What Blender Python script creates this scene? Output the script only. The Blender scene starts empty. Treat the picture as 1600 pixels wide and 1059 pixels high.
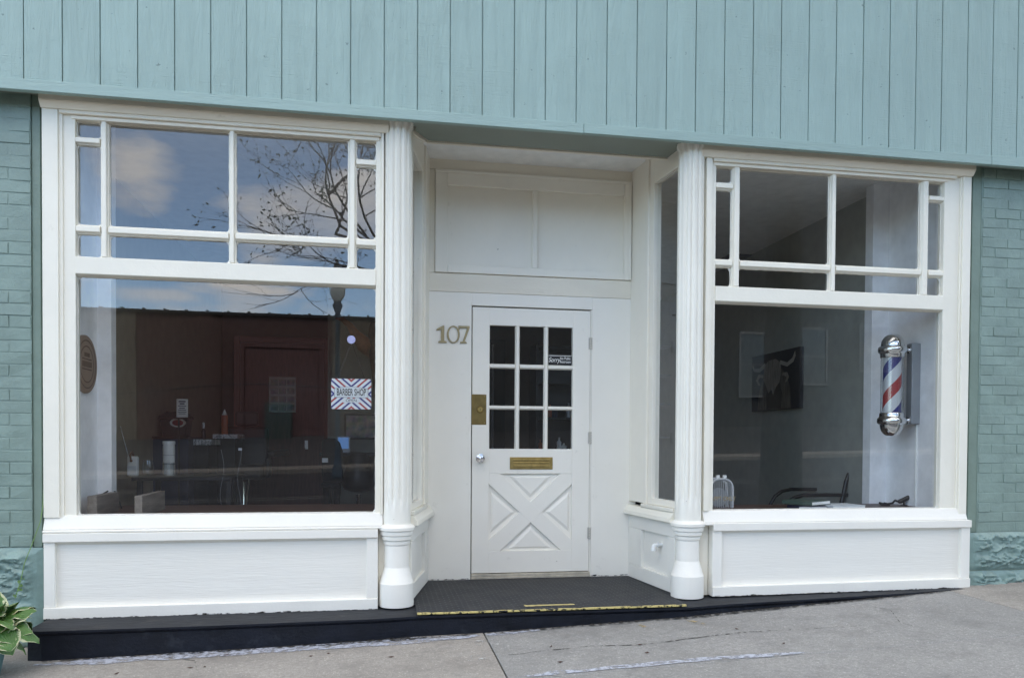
import bpy, bmesh, math, random
from mathutils import Vector, Matrix, noise
random.seed(7)
R = math.radians
scene = bpy.context.scene
COL = scene.collection

# ------------------------------------------------------------------ camera
F, PX, PY, CAM_D = 1200.0, 800.0, 713.37, 5.0           # pixels of a 1600 px wide picture; metres from the shop front
yaw, pitch, roll = R(9.883), R(-1.0195), R(-0.3437)
fw = Vector((math.sin(yaw)*math.cos(pitch), math.cos(yaw)*math.cos(pitch), math.sin(pitch)))
rt0 = Vector((math.cos(yaw), -math.sin(yaw), 0))
dn0 = fw.cross(rt0)
rt = rt0*math.cos(roll) + dn0*math.sin(roll)
dn = dn0*math.cos(roll) - rt0*math.sin(roll)
CAM = Vector((0, -CAM_D, 0))
cd = bpy.data.cameras.new('camera'); cam = bpy.data.objects.new('camera', cd); COL.objects.link(cam)
cam.matrix_world = Matrix(((rt.x, -dn.x, -fw.x, CAM.x), (rt.y, -dn.y, -fw.y, CAM.y), (rt.z, -dn.z, -fw.z, CAM.z), (0, 0, 0, 1)))
cd.sensor_width = 36; cd.lens = F/1600*36; cd.shift_y = (PY-529.5)/1600
cd.clip_start = .05; cd.clip_end = 3000
scene.camera = cam

def at(x, y, Y):                                        # a point of the photograph set at the depth Y
    d = rt*((x-PX)/F) + dn*((y-PY)/F) + fw
    return CAM + d*((Y-CAM.y)/d.y)
def at_x(x, y, X):
    d = rt*((x-PX)/F) + dn*((y-PY)/F) + fw
    return CAM + d*((X-CAM.x)/d.x)
def street(x, y, Y):                                    # where a thing across the street stands that the glass mirrors at (x, y)
    p = at(x, y, Y); return Vector((p.x, -p.y, p.z))

# ------------------------------------------------------------------ materials
class NT:
    def __init__(s, m): s.t = m.node_tree; s.n = s.t.nodes; s.l = s.t.links
    def new(s, k, **kw):
        n = s.n.new(k)
        for a, b in kw.items(): setattr(n, a, b)
        return n
    def link(s, a, b): s.l.new(a, b)
    def math(s, op, a, b=None):
        n = s.new('ShaderNodeMath', operation=op)
        for i, v in enumerate((a, b)):
            if v is None: continue
            if isinstance(v, (int, float)): n.inputs[i].default_value = v
            else: s.link(v, n.inputs[i])
        return n.outputs[0]
    def noise(s, vec, scale, detail=4, rough=.6, dist=0):
        n = s.new('ShaderNodeTexNoise'); n.inputs['Scale'].default_value = scale; n.inputs['Detail'].default_value = detail
        n.inputs['Roughness'].default_value = rough; n.inputs['Distortion'].default_value = dist
        if vec is not None: s.link(vec, n.inputs['Vector'])
        return n.outputs['Fac']
    def ramp(s, fac, pts, interp='LINEAR'):
        n = s.new('ShaderNodeValToRGB'); n.color_ramp.interpolation = interp
        e = n.color_ramp.elements
        while len(e) < len(pts): e.new(.5)
        for i, (p, c) in enumerate(pts):
            e[i].position = p; e[i].color = (c, c, c, 1) if isinstance(c, (int, float)) else (*c, 1)
        s.link(fac, n.inputs[0]); return n.outputs[0]
    def mix(s, fac, a, b, blend='MIX'):
        n = s.new('ShaderNodeMix', data_type='RGBA', blend_type=blend)
        for i, v in ((0, fac), (6, a), (7, b)):
            if isinstance(v, (int, float)): n.inputs[i].default_value = v
            elif isinstance(v, (tuple, list)): n.inputs[i].default_value = (*v, 1)
            else: s.link(v, n.inputs[i])
        return n.outputs[2]
    def mapping(s, scale, src='Object', loc=(0, 0, 0), rot=(0, 0, 0)):
        c = s.new('ShaderNodeTexCoord'); m = s.new('ShaderNodeMapping')
        m.inputs['Scale'].default_value = scale; m.inputs['Location'].default_value = loc; m.inputs['Rotation'].default_value = rot
        s.link(c.outputs[src], m.inputs[0]); return m.outputs[0]
    def bump(s, h, strength, dist=.01, prev=None):
        b = s.new('ShaderNodeBump'); b.inputs['Strength'].default_value = strength; b.inputs['Distance'].default_value = dist
        s.link(h, b.inputs['Height'])
        if prev is not None: s.link(prev, b.inputs['Normal'])
        return b.outputs[0]

def base(name, col, rough=.5, metal=0, spec=.5):
    m = bpy.data.materials.new(name); m.use_nodes = True
    b = m.node_tree.nodes['Principled BSDF']
    b.inputs['Base Color'].default_value = (*col, 1); b.inputs['Roughness'].default_value = rough
    b.inputs['Metallic'].default_value = metal; b.inputs['Specular IOR Level'].default_value = spec
    return m, NT(m), b

def rich(name, col, rough=.5, var=.12, vscale=3, bumps=((40, .15, .004),), stretch=(1, 1, 1), metal=0, stain=None, spec=.5, chips=None):
    """colour that wanders a little, stains of a second colour, and one or more bump layers (scale, strength, distance)"""
    m, t, b = base(name, col, rough, metal, spec)
    v = t.mapping(stretch)
    dk = tuple(c*(1-var) for c in col); lt = tuple(min(1, c*(1+var)) for c in col)
    c = t.mix(t.ramp(t.noise(v, vscale, 6), ((.3, 0), (.7, 1))), dk, lt)
    if chips:
        c = t.mix(t.math('MULTIPLY', t.ramp(t.noise(v, 34, 4, .7), ((.735, 0), (.75, 1))), .8), c, chips)
        c = t.mix(t.math('MULTIPLY', t.ramp(t.noise(t.mapping((16, 16, .8)), 1.3, 6, .7), ((.60, 0), (.80, 1))), .07), c, tuple(x*.55 for x in col))
    if stain:
        scol, sscale, lo, hi, amt = stain
        f = t.math('MULTIPLY', t.ramp(t.noise(v, sscale, 8, .65), ((lo, 0), (hi, 1))), amt)
        c = t.mix(f, c, scol)
    t.link(c, b.inputs['Base Color'])
    rn = t.math('ADD', t.math('MULTIPLY', t.noise(v, vscale*4), .2), rough-.1); t.link(rn, b.inputs['Roughness'])
    prev = None
    for s, st, d in bumps: prev = t.bump(t.noise(v, s, 5), st, d, prev)
    if prev is not None: t.link(prev, b.inputs['Normal'])
    return m

M = {}
M['trim'] = rich('cream_trim_paint', (.83, .80, .705), .42, .035, 2.5, ((9, .25, .012), (70, .22, .004)), stain=((.50, .46, .38), 7, .66, .80, .45), chips=(.30, .25, .19))
M['cream'] = rich('beige_cream_paint', (.82, .765, .65), .45, .05, 2.2, ((9, .25, .012), (70, .25, .004)), stretch=(.6, 1, 1.6), stain=((.45, .39, .29), 8, .62, .78, .5), chips=(.30, .25, .19))  # yellower cream for head mouldings, lintel, soffit trim and entry ceiling
M['cream2'] = rich('pale_cream_panel_paint', (.88, .84, .745), .4, .04, 1.6, ((7, .2, .012), (80, .18, .004)), stain=((.48, .43, .34), 7, .66, .8, .4), chips=(.30, .25, .19))  # cream of the transom panel and side windows, paler than the trim
M['column'] = rich('column_paint', (.81, .79, .715), .4, .03, 2.5, ((30, .12, .003),), stain=((.50, .46, .38), 7, .68, .80, .4), chips=(.30, .25, .19))
M['white'] = rich('white_panel_paint', (.82, .80, .74), .45, .03, 2.5, ((8, .2, .01), (60, .25, .004)), stain=((.6, .57, .5), 9, .68, .82, .4), chips=(.30, .25, .19))
M['ply'] = rich('painted_plywood', (.81, .79, .73), .5, .035, 2, ((5, .25, .008), (34, .35, .005)), stretch=(.25, 1, 3.6), stain=((.66, .63, .55), 9, .70, .84, .4), chips=(.30, .25, .19))
M['door'] = rich('door_paint', (.86, .835, .765), .38, .025, 2, ((6, .12, .01), (90, .12, .003)), stain=((.50, .47, .41), 9, .64, .78, .4), chips=(.30, .25, .19))
M['sealant'] = rich('old_brush_paint', (.80, .79, .75), .5, .08, 14, ((90, .4, .004),))

# rough sawn siding: vertical grain, and cross saw marks
def siding_mat(name, col, cross=True):
    m, t, b = base(name, col, .55)
    v1 = t.mapping((9, 9, .9)); v2 = t.mapping((2.2, 2.2, 38)); v3 = t.mapping((1, 1, 1)); v4 = t.mapping((30, 30, 3.5))
    sp = t.new('ShaderNodeSeparateXYZ'); t.link(v3, sp.inputs[0]); wn = t.new('ShaderNodeTexWhiteNoise', noise_dimensions='1D')
    t.link(t.math('FLOOR', t.math('MULTIPLY', t.math('ADD', sp.outputs[0], 3.155), 1/.2035)), wn.inputs['W'])
    big = t.math('ADD', t.math('MULTIPLY', t.noise(v3, 1.3, 5), .82), t.math('MULTIPLY', wn.outputs['Value'], .18))
    off = t.new('ShaderNodeCombineXYZ'); t.link(t.math('MULTIPLY', wn.outputs['Value'], 40), off.inputs[2]); va = t.new('ShaderNodeVectorMath', operation='ADD'); t.link(v1, va.inputs[0]); t.link(off.outputs[0], va.inputs[1]); v1 = va.outputs[0]
    c = t.mix(t.ramp(big, ((.3, 0), (.7, 1))), tuple(x*.94 for x in col), tuple(x*1.05 for x in col))
    c = t.mix(t.math('MULTIPLY', t.ramp(t.noise(v1, 1.6, 6), ((.42, 0), (.75, 1))), .35), c, tuple(x*1.25 for x in col))
    c = t.mix(t.math('MULTIPLY', t.ramp(t.noise(v4, 2.2, 6, .7), ((.66, 0), (.74, 1))), .5), c, tuple(x*.55 for x in col))
    c = t.mix(t.math('MULTIPLY', t.ramp(t.noise(v3, 24, 3, .6), ((.715, 0), (.73, 1))), .6), c, tuple(x*.35 for x in col))
    c = t.mix(t.math('MULTIPLY', t.ramp(t.noise(t.mapping((7, 7, .35)), 1.0, 5, .6), ((.5, 0), (.75, 1))), .22), c, tuple(x*.7 for x in col))
    t.link(c, b.inputs['Base Color'])
    p = t.bump(t.noise(v1, 1.9, 7, .65, 1.4), 1.0, .011)
    patch = t.ramp(t.noise(v3, 3.5, 3), ((.42, 0), (.6, 1)))
    saw = t.math('MULTIPLY', t.noise(v2, 3.4, 4, .6, .4), patch)
    p = t.bump(saw, .55, .007, p)
    p = t.bump(t.noise(v3, 130, 4), .25, .003, p)
    t.link(p, b.inputs['Normal'])
    return m
M['siding'] = siding_mat('teal_siding_paint', (.30, .412, .388))
M['fascia'] = rich('teal_fascia_paint', (.30, .412, .388), .55, .07, 2, ((9, .5, .01), (60, .5, .005)), stretch=(.3, 1, 2.4))
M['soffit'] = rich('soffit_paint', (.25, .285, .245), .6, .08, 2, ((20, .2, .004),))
M['brick'] = rich('painted_brick', (.205, .28, .248), .42, .14, 5, ((22, .55, .008), (110, .35, .004)), stain=((.14, .20, .18), 6, .62, .76, .5))
M['jamb'] = rich('painted_render', (.18, .245, .205), .5, .1, 4, ((14, .4, .01), (80, .3, .004)))
M['stone'] = rich('painted_rock_face', (.20, .295, .275), .36, .16, 7, ((14, .5, .012), (60, .5, .006)), stain=((.10, .16, .14), 9, .6, .72, .5))
M['black'] = rich('black_step_paint', (.0075, .0095, .016), .5, .4, 5, ((10, .5, .012), (60, .6, .005)), stain=((.045, .052, .065), 7, .58, .76, .55), spec=.25)
M['blacktop'] = rich('worn_black_paint', (.022, .024, .029), .65, .35, 6, ((30, .6, .01),), stretch=(.5, 1, 1), stain=((.10, .092, .085), 7, .58, .74, .6), spec=.25)
M['dark'] = rich('dark_void', (.012, .012, .013), .8, .1)
M['roofing'] = rich('roofing', (.1, .1, .1), .9, .2)

def concrete(name, col):
    m, t, b = base(name, col, .85)
    v = t.mapping((1, 1, 1))
    c = t.mix(t.ramp(t.noise(v, 1.6, 7, .65), ((.3, 0), (.7, 1))), tuple(x*.80 for x in col), tuple(x*1.14 for x in col))
    c = t.mix(t.math('MULTIPLY', t.ramp(t.noise(v, 120, 3, .7), ((.40, 0), (.66, 1))), .6), c, tuple(x*.5 for x in col))
    c = t.mix(t.math('MULTIPLY', t.ramp(t.noise(v, 95, 2, .5), ((.63, 0), (.69, 1))), .7), c, tuple(min(1, x*1.7) for x in col))
    c = t.mix(t.math('MULTIPLY', t.ramp(t.noise(v, 38, 5, .75), ((.44, 0), (.66, 1))), .6), c, tuple(x*.55 for x in col))
    c = t.mix(t.math('MULTIPLY', t.ramp(t.noise(v, 4, 9, .75), ((.50, 0), (.66, 1))), .55), c, tuple(x*.5 for x in col))
    t.link(c, b.inputs['Base Color'])
    p = t.bump(t.noise(v, 130, 4, .7), .5, .004); p = t.bump(t.noise(v, 7, 5), .35, .012, p)
    t.link(p, b.inputs['Normal']); return m
M['slab_warm'] = concrete('old_warm_concrete', (.385, .358, .325))
M['slab_grey'] = concrete('grey_concrete', (.335, .33, .318))
M['kerb'] = concrete('kerb_concrete', (.28, .255, .225))
M['asphalt'] = rich('asphalt', (.026, .026, .030), .85, .25, .6, ((120, .5, .01),), stain=((.05, .05, .052), .9, .5, .6, .7))
M['lot'] = rich('patched_asphalt', (.042, .042, .043), .9, .35, .25, ((90, .5, .01),), stain=((.05, .05, .052), .35, .5, .6, .8))
M['soil'] = rich('ground_soil', (.12, .12, .10), .95, .3, .2)
def flaky(name, col, sc, lo, hi, rough=.6):             # worn paint: what has flaked off is not there
    m, t, b = base(name, col, rough)
    v = t.mapping((1, 1, 1)); t.link(t.ramp(t.noise(v, sc, 8, .7), ((lo, 0), (hi, 1))), b.inputs['Alpha'])
    return m
M['yellow'] = flaky('worn_yellow_paint', (.60, .50, .20), 26, .44, .50)
M['lavender'] = flaky('spilled_lavender_paint', (.45, .475, .55), 24, .38, .56)
M['ochre'] = flaky('faded_ochre_paint', (.45, .35, .17), 12, .46, .62)
M['chalk'] = flaky('white_scuff', (.55, .55, .54), 18, .5, .62)

def rubber():
    m, t, b = base('ribbed_rubber', (.012, .014, .019), .6, 0, .3)
    v = t.mapping((1, 1, 1))
    br = t.new('ShaderNodeTexBrick'); br.inputs['Scale'].default_value = 1; br.inputs['Brick Width'].default_value = .07; br.inputs['Row Height'].default_value = .032; br.inputs['Mortar Size'].default_value = .007; br.inputs['Mortar Smooth'].default_value = .6
    t.link(v, br.inputs['Vector'])
    c = t.mix(t.ramp(t.noise(v, 5, 6, .7), ((.45, 0), (.75, 1))), (.012, .014, .019), (.055, .054, .053)); t.link(c, b.inputs['Base Color'])
    c = t.mix(br.outputs['Fac'], c, (.05, .052, .058)); t.link(c, b.inputs['Base Color'])
    t.link(t.bump(br.outputs['Fac'], 1, .008), b.inputs['Normal']); return m
M['rubber'] = rubber()

def pane_fresnel(t, normal=None):                       # reflection of a thin pane, the same from both sides
    g = t.new('ShaderNodeNewGeometry'); d = t.new('ShaderNodeVectorMath', operation='DOT_PRODUCT'); t.link(g.outputs['Incoming'], d.inputs[0]); t.link(g.outputs['Normal'], d.inputs[1])
    c = t.math('SUBTRACT', 1.0, t.math('MINIMUM', t.math('ABSOLUTE', d.outputs['Value']), 1.0))
    r = t.math('ADD', t.math('MULTIPLY', t.math('POWER', c, 5), .957), .043)
    return t.math('DIVIDE', t.math('MULTIPLY', r, 2.0), t.math('ADD', r, 1.0))
def glass():
    m = bpy.data.materials.new('window_glass'); m.use_nodes = True; t = NT(m)
    t.n.remove(t.n['Principled BSDF']); out = t.n['Material Output']
    v = t.mapping((1, 1, 1))
    wob = t.bump(t.noise(v, 1.1, 1, .3), .012, .05)
    tr = t.new('ShaderNodeBsdfTransparent'); tr.inputs[0].default_value = (.965, .98, .975, 1)
    gl = t.new('ShaderNodeBsdfGlossy'); gl.inputs['Roughness'].default_value = .003; gl.inputs['Color'].default_value = (1, 1, 1, 1); t.link(wob, gl.inputs['Normal'])
    di = t.new('ShaderNodeBsdfDiffuse'); di.inputs[0].default_value = (.7, .7, .68, 1)
    s1 = t.new('ShaderNodeMixShader'); s1.inputs[0].default_value = .0
    vs = t.mapping((14, 14, 1.4))
    dirt = t.math('MULTIPLY', t.math('MULTIPLY', t.ramp(t.noise(v, 2.2, 5, .6), ((.52, 0), (.72, 1))), t.ramp(t.noise(vs, 1.2, 6, .7), ((.4, .15), (.7, 1)))), .013)
    t.link(dirt, s1.inputs[0]); t.link(tr.outputs[0], s1.inputs[1]); t.link(di.outputs[0], s1.inputs[2])
    s2 = t.new('ShaderNodeMixShader'); t.link(pane_fresnel(t), s2.inputs[0])
    t.link(s1.outputs[0], s2.inputs[1]); t.link(gl.outputs[0], s2.inputs[2]); t.link(s2.outputs[0], out.inputs[0])
    return m
M['glass'] = glass()
def simple_glass(name, tint):
    m = bpy.data.materials.new(name); m.use_nodes = True; t = NT(m); t.n.remove(t.n['Principled BSDF'])
    tr = t.new('ShaderNodeBsdfTransparent'); tr.inputs[0].default_value = (*tint, 1)
    gl = t.new('ShaderNodeBsdfGlossy'); gl.inputs['Roughness'].default_value = .03
    s = t.new('ShaderNodeMixShader'); t.link(pane_fresnel(t), s.inputs[0]); t.link(tr.outputs[0], s.inputs[1]); t.link(gl.outputs[0], s.inputs[2])
    t.link(s.outputs[0], t.n['Material Output'].inputs[0]); return m
M['tube_glass'] = simple_glass('clear_tube', (.93, .95, .96))
def plain(key, col, rough=.5, metal=0, **k): M[key] = rich(key, col, rough, k.get('var', .08), k.get('vs', 8), k.get('b', ((80, .1, .002),)), metal=metal, stretch=k.get('st', (1, 1, 1)))
plain('chrome', (.78, .78, .79), .12, 1, var=.02, b=())
plain('brass', (.42, .31, .12), .38, 1, var=.2, vs=30)
plain('old_brass', (.20, .145, .055), .45, .85, var=.25, vs=14)
plain('nickel', (.33, .27, .15), .45, .7)
plain('steel', (.55, .55, .57), .3, 1)
plain('hinge', (.55, .53, .48), .4, .2)
plain('threshold', (.50, .46, .38), .5, .3, var=.25, vs=12)
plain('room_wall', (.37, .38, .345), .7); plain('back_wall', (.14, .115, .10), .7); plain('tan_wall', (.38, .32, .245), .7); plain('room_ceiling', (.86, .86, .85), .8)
plain('return_wall', (.90, .90, .92), .6); plain('wood_floor', (.25, .19, .14), .5, var=.3, st=(.4, 6, 1))
plain('ledge_wood', (.075, .040, .030), .45, var=.35, st=(1, 8, 8), vs=4)
plain('red_door', (.12, .038, .03), .5, var=.25, st=(6, 6, .8)); plain('casing', (.19, .07, .05), .5)
plain('plank_wood', (.17, .145, .125), .75, var=.35, st=(10, 1.2, 10), vs=3, b=((20, .5, .006),))
plain('black_plastic', (.012, .012, .014), .35); plain('black_leather', (.016, .016, .018), .42); plain('black_cloth', (.008, .008, .01), .8)
plain('white_plastic', (.85, .86, .85), .4); plain('grey_metal', (.36, .38, .41), .4, .5); plain('paper', (.88, .88, .86), .6)
plain('ink', (.02, .02, .022), .6); plain('blue_ink', (.02, .03, .16), .5); plain('red_ink', (.28, .03, .035), .5); plain('heater_enamel', (.48, .49, .51), .5); plain('sign_white', (.66, .70, .74), .4)
plain('orange_bottle', (.45, .12, .05), .35); plain('leather', (.17, .075, .04), .6); plain('kraft', (.25, .17, .125), .7)
plain('book_green', (.05, .085, .07), .5); plain('navy', (.025, .03, .07), .4); plain('horn', (.5, .19, .08), .5, var=.4, vs=6); plain('hide', (.07, .03, .02), .9, var=.4)
plain('pot', (.10, .19, .19), .5); plain('gold_leaf', (.30, .25, .16), .4, .3)
plain('screen', (.05, .10, .20), .2); plain('bulb_glass', (.9, .89, .8), .3); plain('lamp_iron', (.10, .12, .14), .5, .3)
plain('purple', (.10, .08, .35), .6); plain('cup', (.45, .45, .75), .25)
def marble():
    m, t, b = base('marble_edge', (.7, .7, .7), .3)
    f = t.noise(t.mapping((1, 1, 1)), 6, 8, .7, 2.5); t.link(t.ramp(f, ((.44, .75), (.495, .12), (.54, .75))), b.inputs['Base Color']); return m
M['marble'] = marble()
m_, t_, b_ = base('lit_screen', (.02, .05, .12), .2); b_.inputs['Emission Color'].default_value = (.10, .22, .5, 1); b_.inputs['Emission Strength'].default_value = .35; M['screen'] = m_

# ------------------------------------------------------------------ mesh builder
ORG = {}                                                # object name -> world origin of that object
class MB:
    def __init__(s): s.v, s.f, s.mi, s.sm, s.m, s.T, s.smooth, s.uv = [], [], [], [], 0, None, False, {}
    def add(s, vs, fs, smooth=None):
        o = len(s.v)
        for p in vs:
            p = Vector(p); s.v.append(s.T @ p if s.T else p)
        flip = s.T is not None and s.T.to_3x3().determinant() < 0
        for f in fs: s.f.append(tuple(o+i for i in (f[::-1] if flip else f))); s.mi.append(s.m); s.sm.append(s.smooth if smooth is None else smooth)
        return o
    def box(s, x0, x1, y0, y1, z0, z1):
        x0, x1 = min(x0, x1), max(x0, x1); y0, y1 = min(y0, y1), max(y0, y1); z0, z1 = min(z0, z1), max(z0, z1)
        s.add([(x0, y0, z0), (x1, y0, z0), (x1, y1, z0), (x0, y1, z0), (x0, y0, z1), (x1, y0, z1), (x1, y1, z1), (x0, y1, z1)],
              [(0, 3, 2, 1), (4, 5, 6, 7), (0, 1, 5, 4), (1, 2, 6, 5), (2, 3, 7, 6), (3, 0, 4, 7)], False); return s
    def prism(s, poly, a, b, axis='y'):                 # polygon of (u, w) pushed from a to b along an axis
        def P(u, w, t): return {'y': (u, t, w), 'z': (u, w, t), 'x': (t, u, w)}[axis]
        n = len(poly)
        s.add([P(u, w, a) for u, w in poly]+[P(u, w, b) for u, w in poly],
              [tuple(range(n-1, -1, -1)), tuple(range(n, 2*n))]+[(i, (i+1) % n, n+(i+1) % n, n+i) for i in range(n)], False); return s
    def lathe(s, prof, c, n=24, axis='z', cap=True, rf=None):
        vs, fs = [], []
        for j, (r, h) in enumerate(prof):
            for i in range(n):
                a = 2*math.pi*i/n; rr = r*(rf(a, h) if rf else 1)
                u, w = rr*math.cos(a), rr*math.sin(a)
                vs.append({'z': (c[0]+u, c[1]+w, c[2]+h), 'y': (c[0]+u, c[1]+h, c[2]+w), 'x': (c[0]+h, c[1]+u, c[2]+w)}[axis])
        for j in range(len(prof)-1):
            for i in range(n): fs.append((j*n+i, j*n+(i+1) % n, (j+1)*n+(i+1) % n, (j+1)*n+i))
        if cap: fs += [tuple(range(n-1, -1, -1)), tuple((len(prof)-1)*n+i for i in range(n))]
        s.add(vs, fs, True); return s
    def tube(s, pts, r, n=8, cap=True):
        pts = [Vector(p) for p in pts]; rs = r if isinstance(r, (list, tuple)) else [r]*len(pts)
        vs, fs, up = [], [], None
        for k, p in enumerate(pts):
            d = (pts[min(k+1, len(pts)-1)]-pts[max(k-1, 0)]).normalized()
            if up is None: up = d.orthogonal().normalized()
            up = (up-d*up.dot(d)); up = up.normalized() if up.length > 1e-5 else d.orthogonal().normalized()
            w = d.cross(up)
            for i in range(n):
                a = 2*math.pi*i/n; vs.append(p+(up*math.cos(a)+w*math.sin(a))*rs[k])
        for k in range(len(pts)-1):
            for i in range(n): fs.append((k*n+i, k*n+(i+1) % n, (k+1)*n+(i+1) % n, (k+1)*n+i))
        if cap: fs += [tuple(range(n-1, -1, -1)), tuple((len(pts)-1)*n+i for i in range(n))]
        s.add(vs, fs, True); return s
    def grid(s, fn, nu, nv, smooth=True):
        vs = [fn(i/nu, j/nv) for j in range(nv+1) for i in range(nu+1)]
        s.add(vs, [(j*(nu+1)+i, j*(nu+1)+i+1, (j+1)*(nu+1)+i+1, (j+1)*(nu+1)+i) for j in range(nv) for i in range(nu)], smooth); return s
    def build(s, name, mats, parent=None, bevel=0, seg=2, origin=None, label=None, sharp=52):
        if not isinstance(mats, (list, tuple)): mats = [mats]
        me = bpy.data.meshes.new(name)
        o0 = Vector(origin) if origin is not None else (ORG[parent.name] if parent else Vector((0, 0, 0)))
        me.from_pydata([tuple(p-o0) for p in s.v], [], s.f)
        for m in mats: me.materials.append(M[m])
        me.polygons.foreach_set('material_index', s.mi); me.polygons.foreach_set('use_smooth', s.sm)
        if s.uv:
            L = me.uv_layers.new(name='UVMap')
            for lp in me.loops: L.data[lp.index].uv = s.uv.get(lp.vertex_index, (0, 0))
        me.update()
        if any(s.sm): me.set_sharp_from_angle(angle=R(sharp))
        ob = bpy.data.objects.new(name, me); COL.objects.link(ob)
        if parent: ob.parent = parent; ob.location = o0-ORG[parent.name]
        else: ob.location = o0
        ORG[ob.name] = o0
        if bevel:
            b = ob.modifiers.new('bevel', 'BEVEL'); b.width = bevel; b.segments = seg; b.limit_method = 'ANGLE'; b.angle_limit = R(35)
        if label: ob['label'] = label
        return ob
def tag(o, label, cat, group=None):
    o['label'] = label; o['category'] = cat
    if group: o['group'] = group
    return o
def thing(name, loc, label, cat, group=None):
    o = bpy.data.objects.new(name, None); COL.objects.link(o); o.location = loc; ORG[o.name] = Vector(loc); o.empty_display_size = .1
    return tag(o, label, cat, group)
def structure(o): o['kind'] = 'structure'; return o
def bx(name, mat, parent, *a, bevel=.003, **k): return MB().box(*a).build(name, mat, parent, bevel, **k)
def text(name, body, size, mat, parent, mtx, sx=1, shear=0, extrude=.0015, align='CENTER', bold=0):
    cu = bpy.data.curves.new(name, 'FONT'); cu.body = body; cu.size = size; cu.shear = shear; cu.extrude = extrude; cu.offset = bold; cu.align_x = align; cu.align_y = 'CENTER'
    tmp = bpy.data.objects.new(name+'_curve', cu); COL.objects.link(tmp); bpy.context.view_layer.update()
    me = bpy.data.meshes.new_from_object(tmp.evaluated_get(bpy.context.evaluated_depsgraph_get()))
    bpy.data.objects.remove(tmp)
    o0 = ORG[parent.name]; sc = Matrix.Diagonal((sx, 1, 1, 1))
    me.transform(Matrix.Translation(-o0) @ mtx @ sc); me.name = name; me.materials.clear(); me.materials.append(M[mat])
    ob = bpy.data.objects.new(name, me); COL.objects.link(ob); ob.parent = parent; ORG[ob.name] = o0
    return ob
FRONT = Matrix.Rotation(R(90), 4, 'X')                  # writing that faces the street
def front(x, y, z): return Matrix.Translation((x, y, z)) @ FRONT

# ------------------------------------------------------------------ ground, street
def tilt(x): return max(-.6, min(.6, .03*(x-.65)))
def prof(y):                                            # height of the street's cross-section
    P = [(-400, .42), (-34, .40), (-22, -.84), (-20, -.9), (-4.5, -1.38), (-4.4, -1.38), (60, -1.38), (400, -1.38)]
    for (a, za), (b, zb) in zip(P, P[1:]):
        if a <= y <= b: return za+(zb-za)*(y-a)/(b-a)
    return P[0][1]
def sheet(name, mat, xs, ys, zf):
    b = MB(); n = len(xs); b.add([(x, y, zf(x, y)) for y in ys for x in xs], [(j*n+i, j*n+i+1, (j+1)*n+i+1, (j+1)*n+i) for j in range(len(ys)-1) for i in range(n-1)])
    return structure(b.build(name, mat))
XS = [-600, -60, -40, -19.3, -10, 0, .65, 10, 20.6, 40, 60, 600]
sheet('ground', 'soil', XS, [-600, -60, -34, -22, -20, -4.5, 60, 600], lambda x, y: prof(max(-400, min(400, y)))+tilt(x)-.12)
sheet('road', 'asphalt', XS[1:-1], [-20, -16, -12, -8, -4.46], lambda x, y: prof(y)+tilt(x))
sheet('parking_lot', 'lot', XS[1:-1], [-60, -34, -22.05], lambda x, y: prof(y)+tilt(x)+.02)
def zside(x, y):                                        # the sidewalk before the shop: a level slab, then a ramp
    z = -1.183+(.019*(x-.65) if x < .65 else .0415*(x-.65)) if x < 6 else -.961+.0415*(x-6)*0
    return z+.012*(y+.2)
for nm, (x0, x1), mt in (('sidewalk', (-12, .648), 'slab_warm'), ('sidewalk', (.656, 4.05), 'slab_grey'), ('sidewalk', (4.058, 14), 'slab_warm')):
    for (ya, yb) in ((-1.20, .02), (-2.9, -1.208), (-4.3, -2.908)):
        b = MB(); n = max(2, int((x1-x0)/.6))
        xs = [x0+(x1-x0)*i/n for i in range(n+1)]
        top = [(x, y, zside(x, y)) for y in (ya, yb) for x in xs]; bot = [(x, y, zside(x, y)-.15) for y in (ya, yb) for x in xs]
        k = n+1; fs = [(i, i+1, k+i+1, k+i) for i in range(n)]
        fs += [(i, 2*k+i, 2*k+i+1, i+1) for i in range(n)] + [(0, k, 3*k, 2*k), (n, 2*k+n, 3*k+n, k+n)] + [(k+i, k+i+1, 3*k+i+1, 3*k+i) for i in range(n)]
        b.add(top+bot, fs)
        s = structure(b.build(nm, mt, bevel=.004))
        if x0 == .656 and ya == -1.20: WALK = s
        if x0 == -12 and ya == -1.20: WALK_L = s
b = MB(); b.grid(lambda u, v: (-12+26*u, -4.3+.02*0-.16*v, zside(-12+26*u, -4.3)-.003), 40, 1, False)
b.grid(lambda u, v: (-12+26*u, -4.46, (zside(-12+26*u, -4.3)-.003)*(1-v)+v*(prof(-4.46)+tilt(-12+26*u)-.05)), 40, 1, False)
structure(b.build('kerb', 'kerb'))
b = MB(); b.grid(lambda u, v: (-60+120*u, -20-2.05*v, prof(-20)+tilt(-60+120*u)+.13+.05*v), 40, 1, False)
b.grid(lambda u, v: (-60+120*u, -20, prof(-20)+tilt(-60+120*u)+.13*v-.02*(1-v)), 40, 1, False)
structure(b.build('far_sidewalk', 'kerb'))
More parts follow.
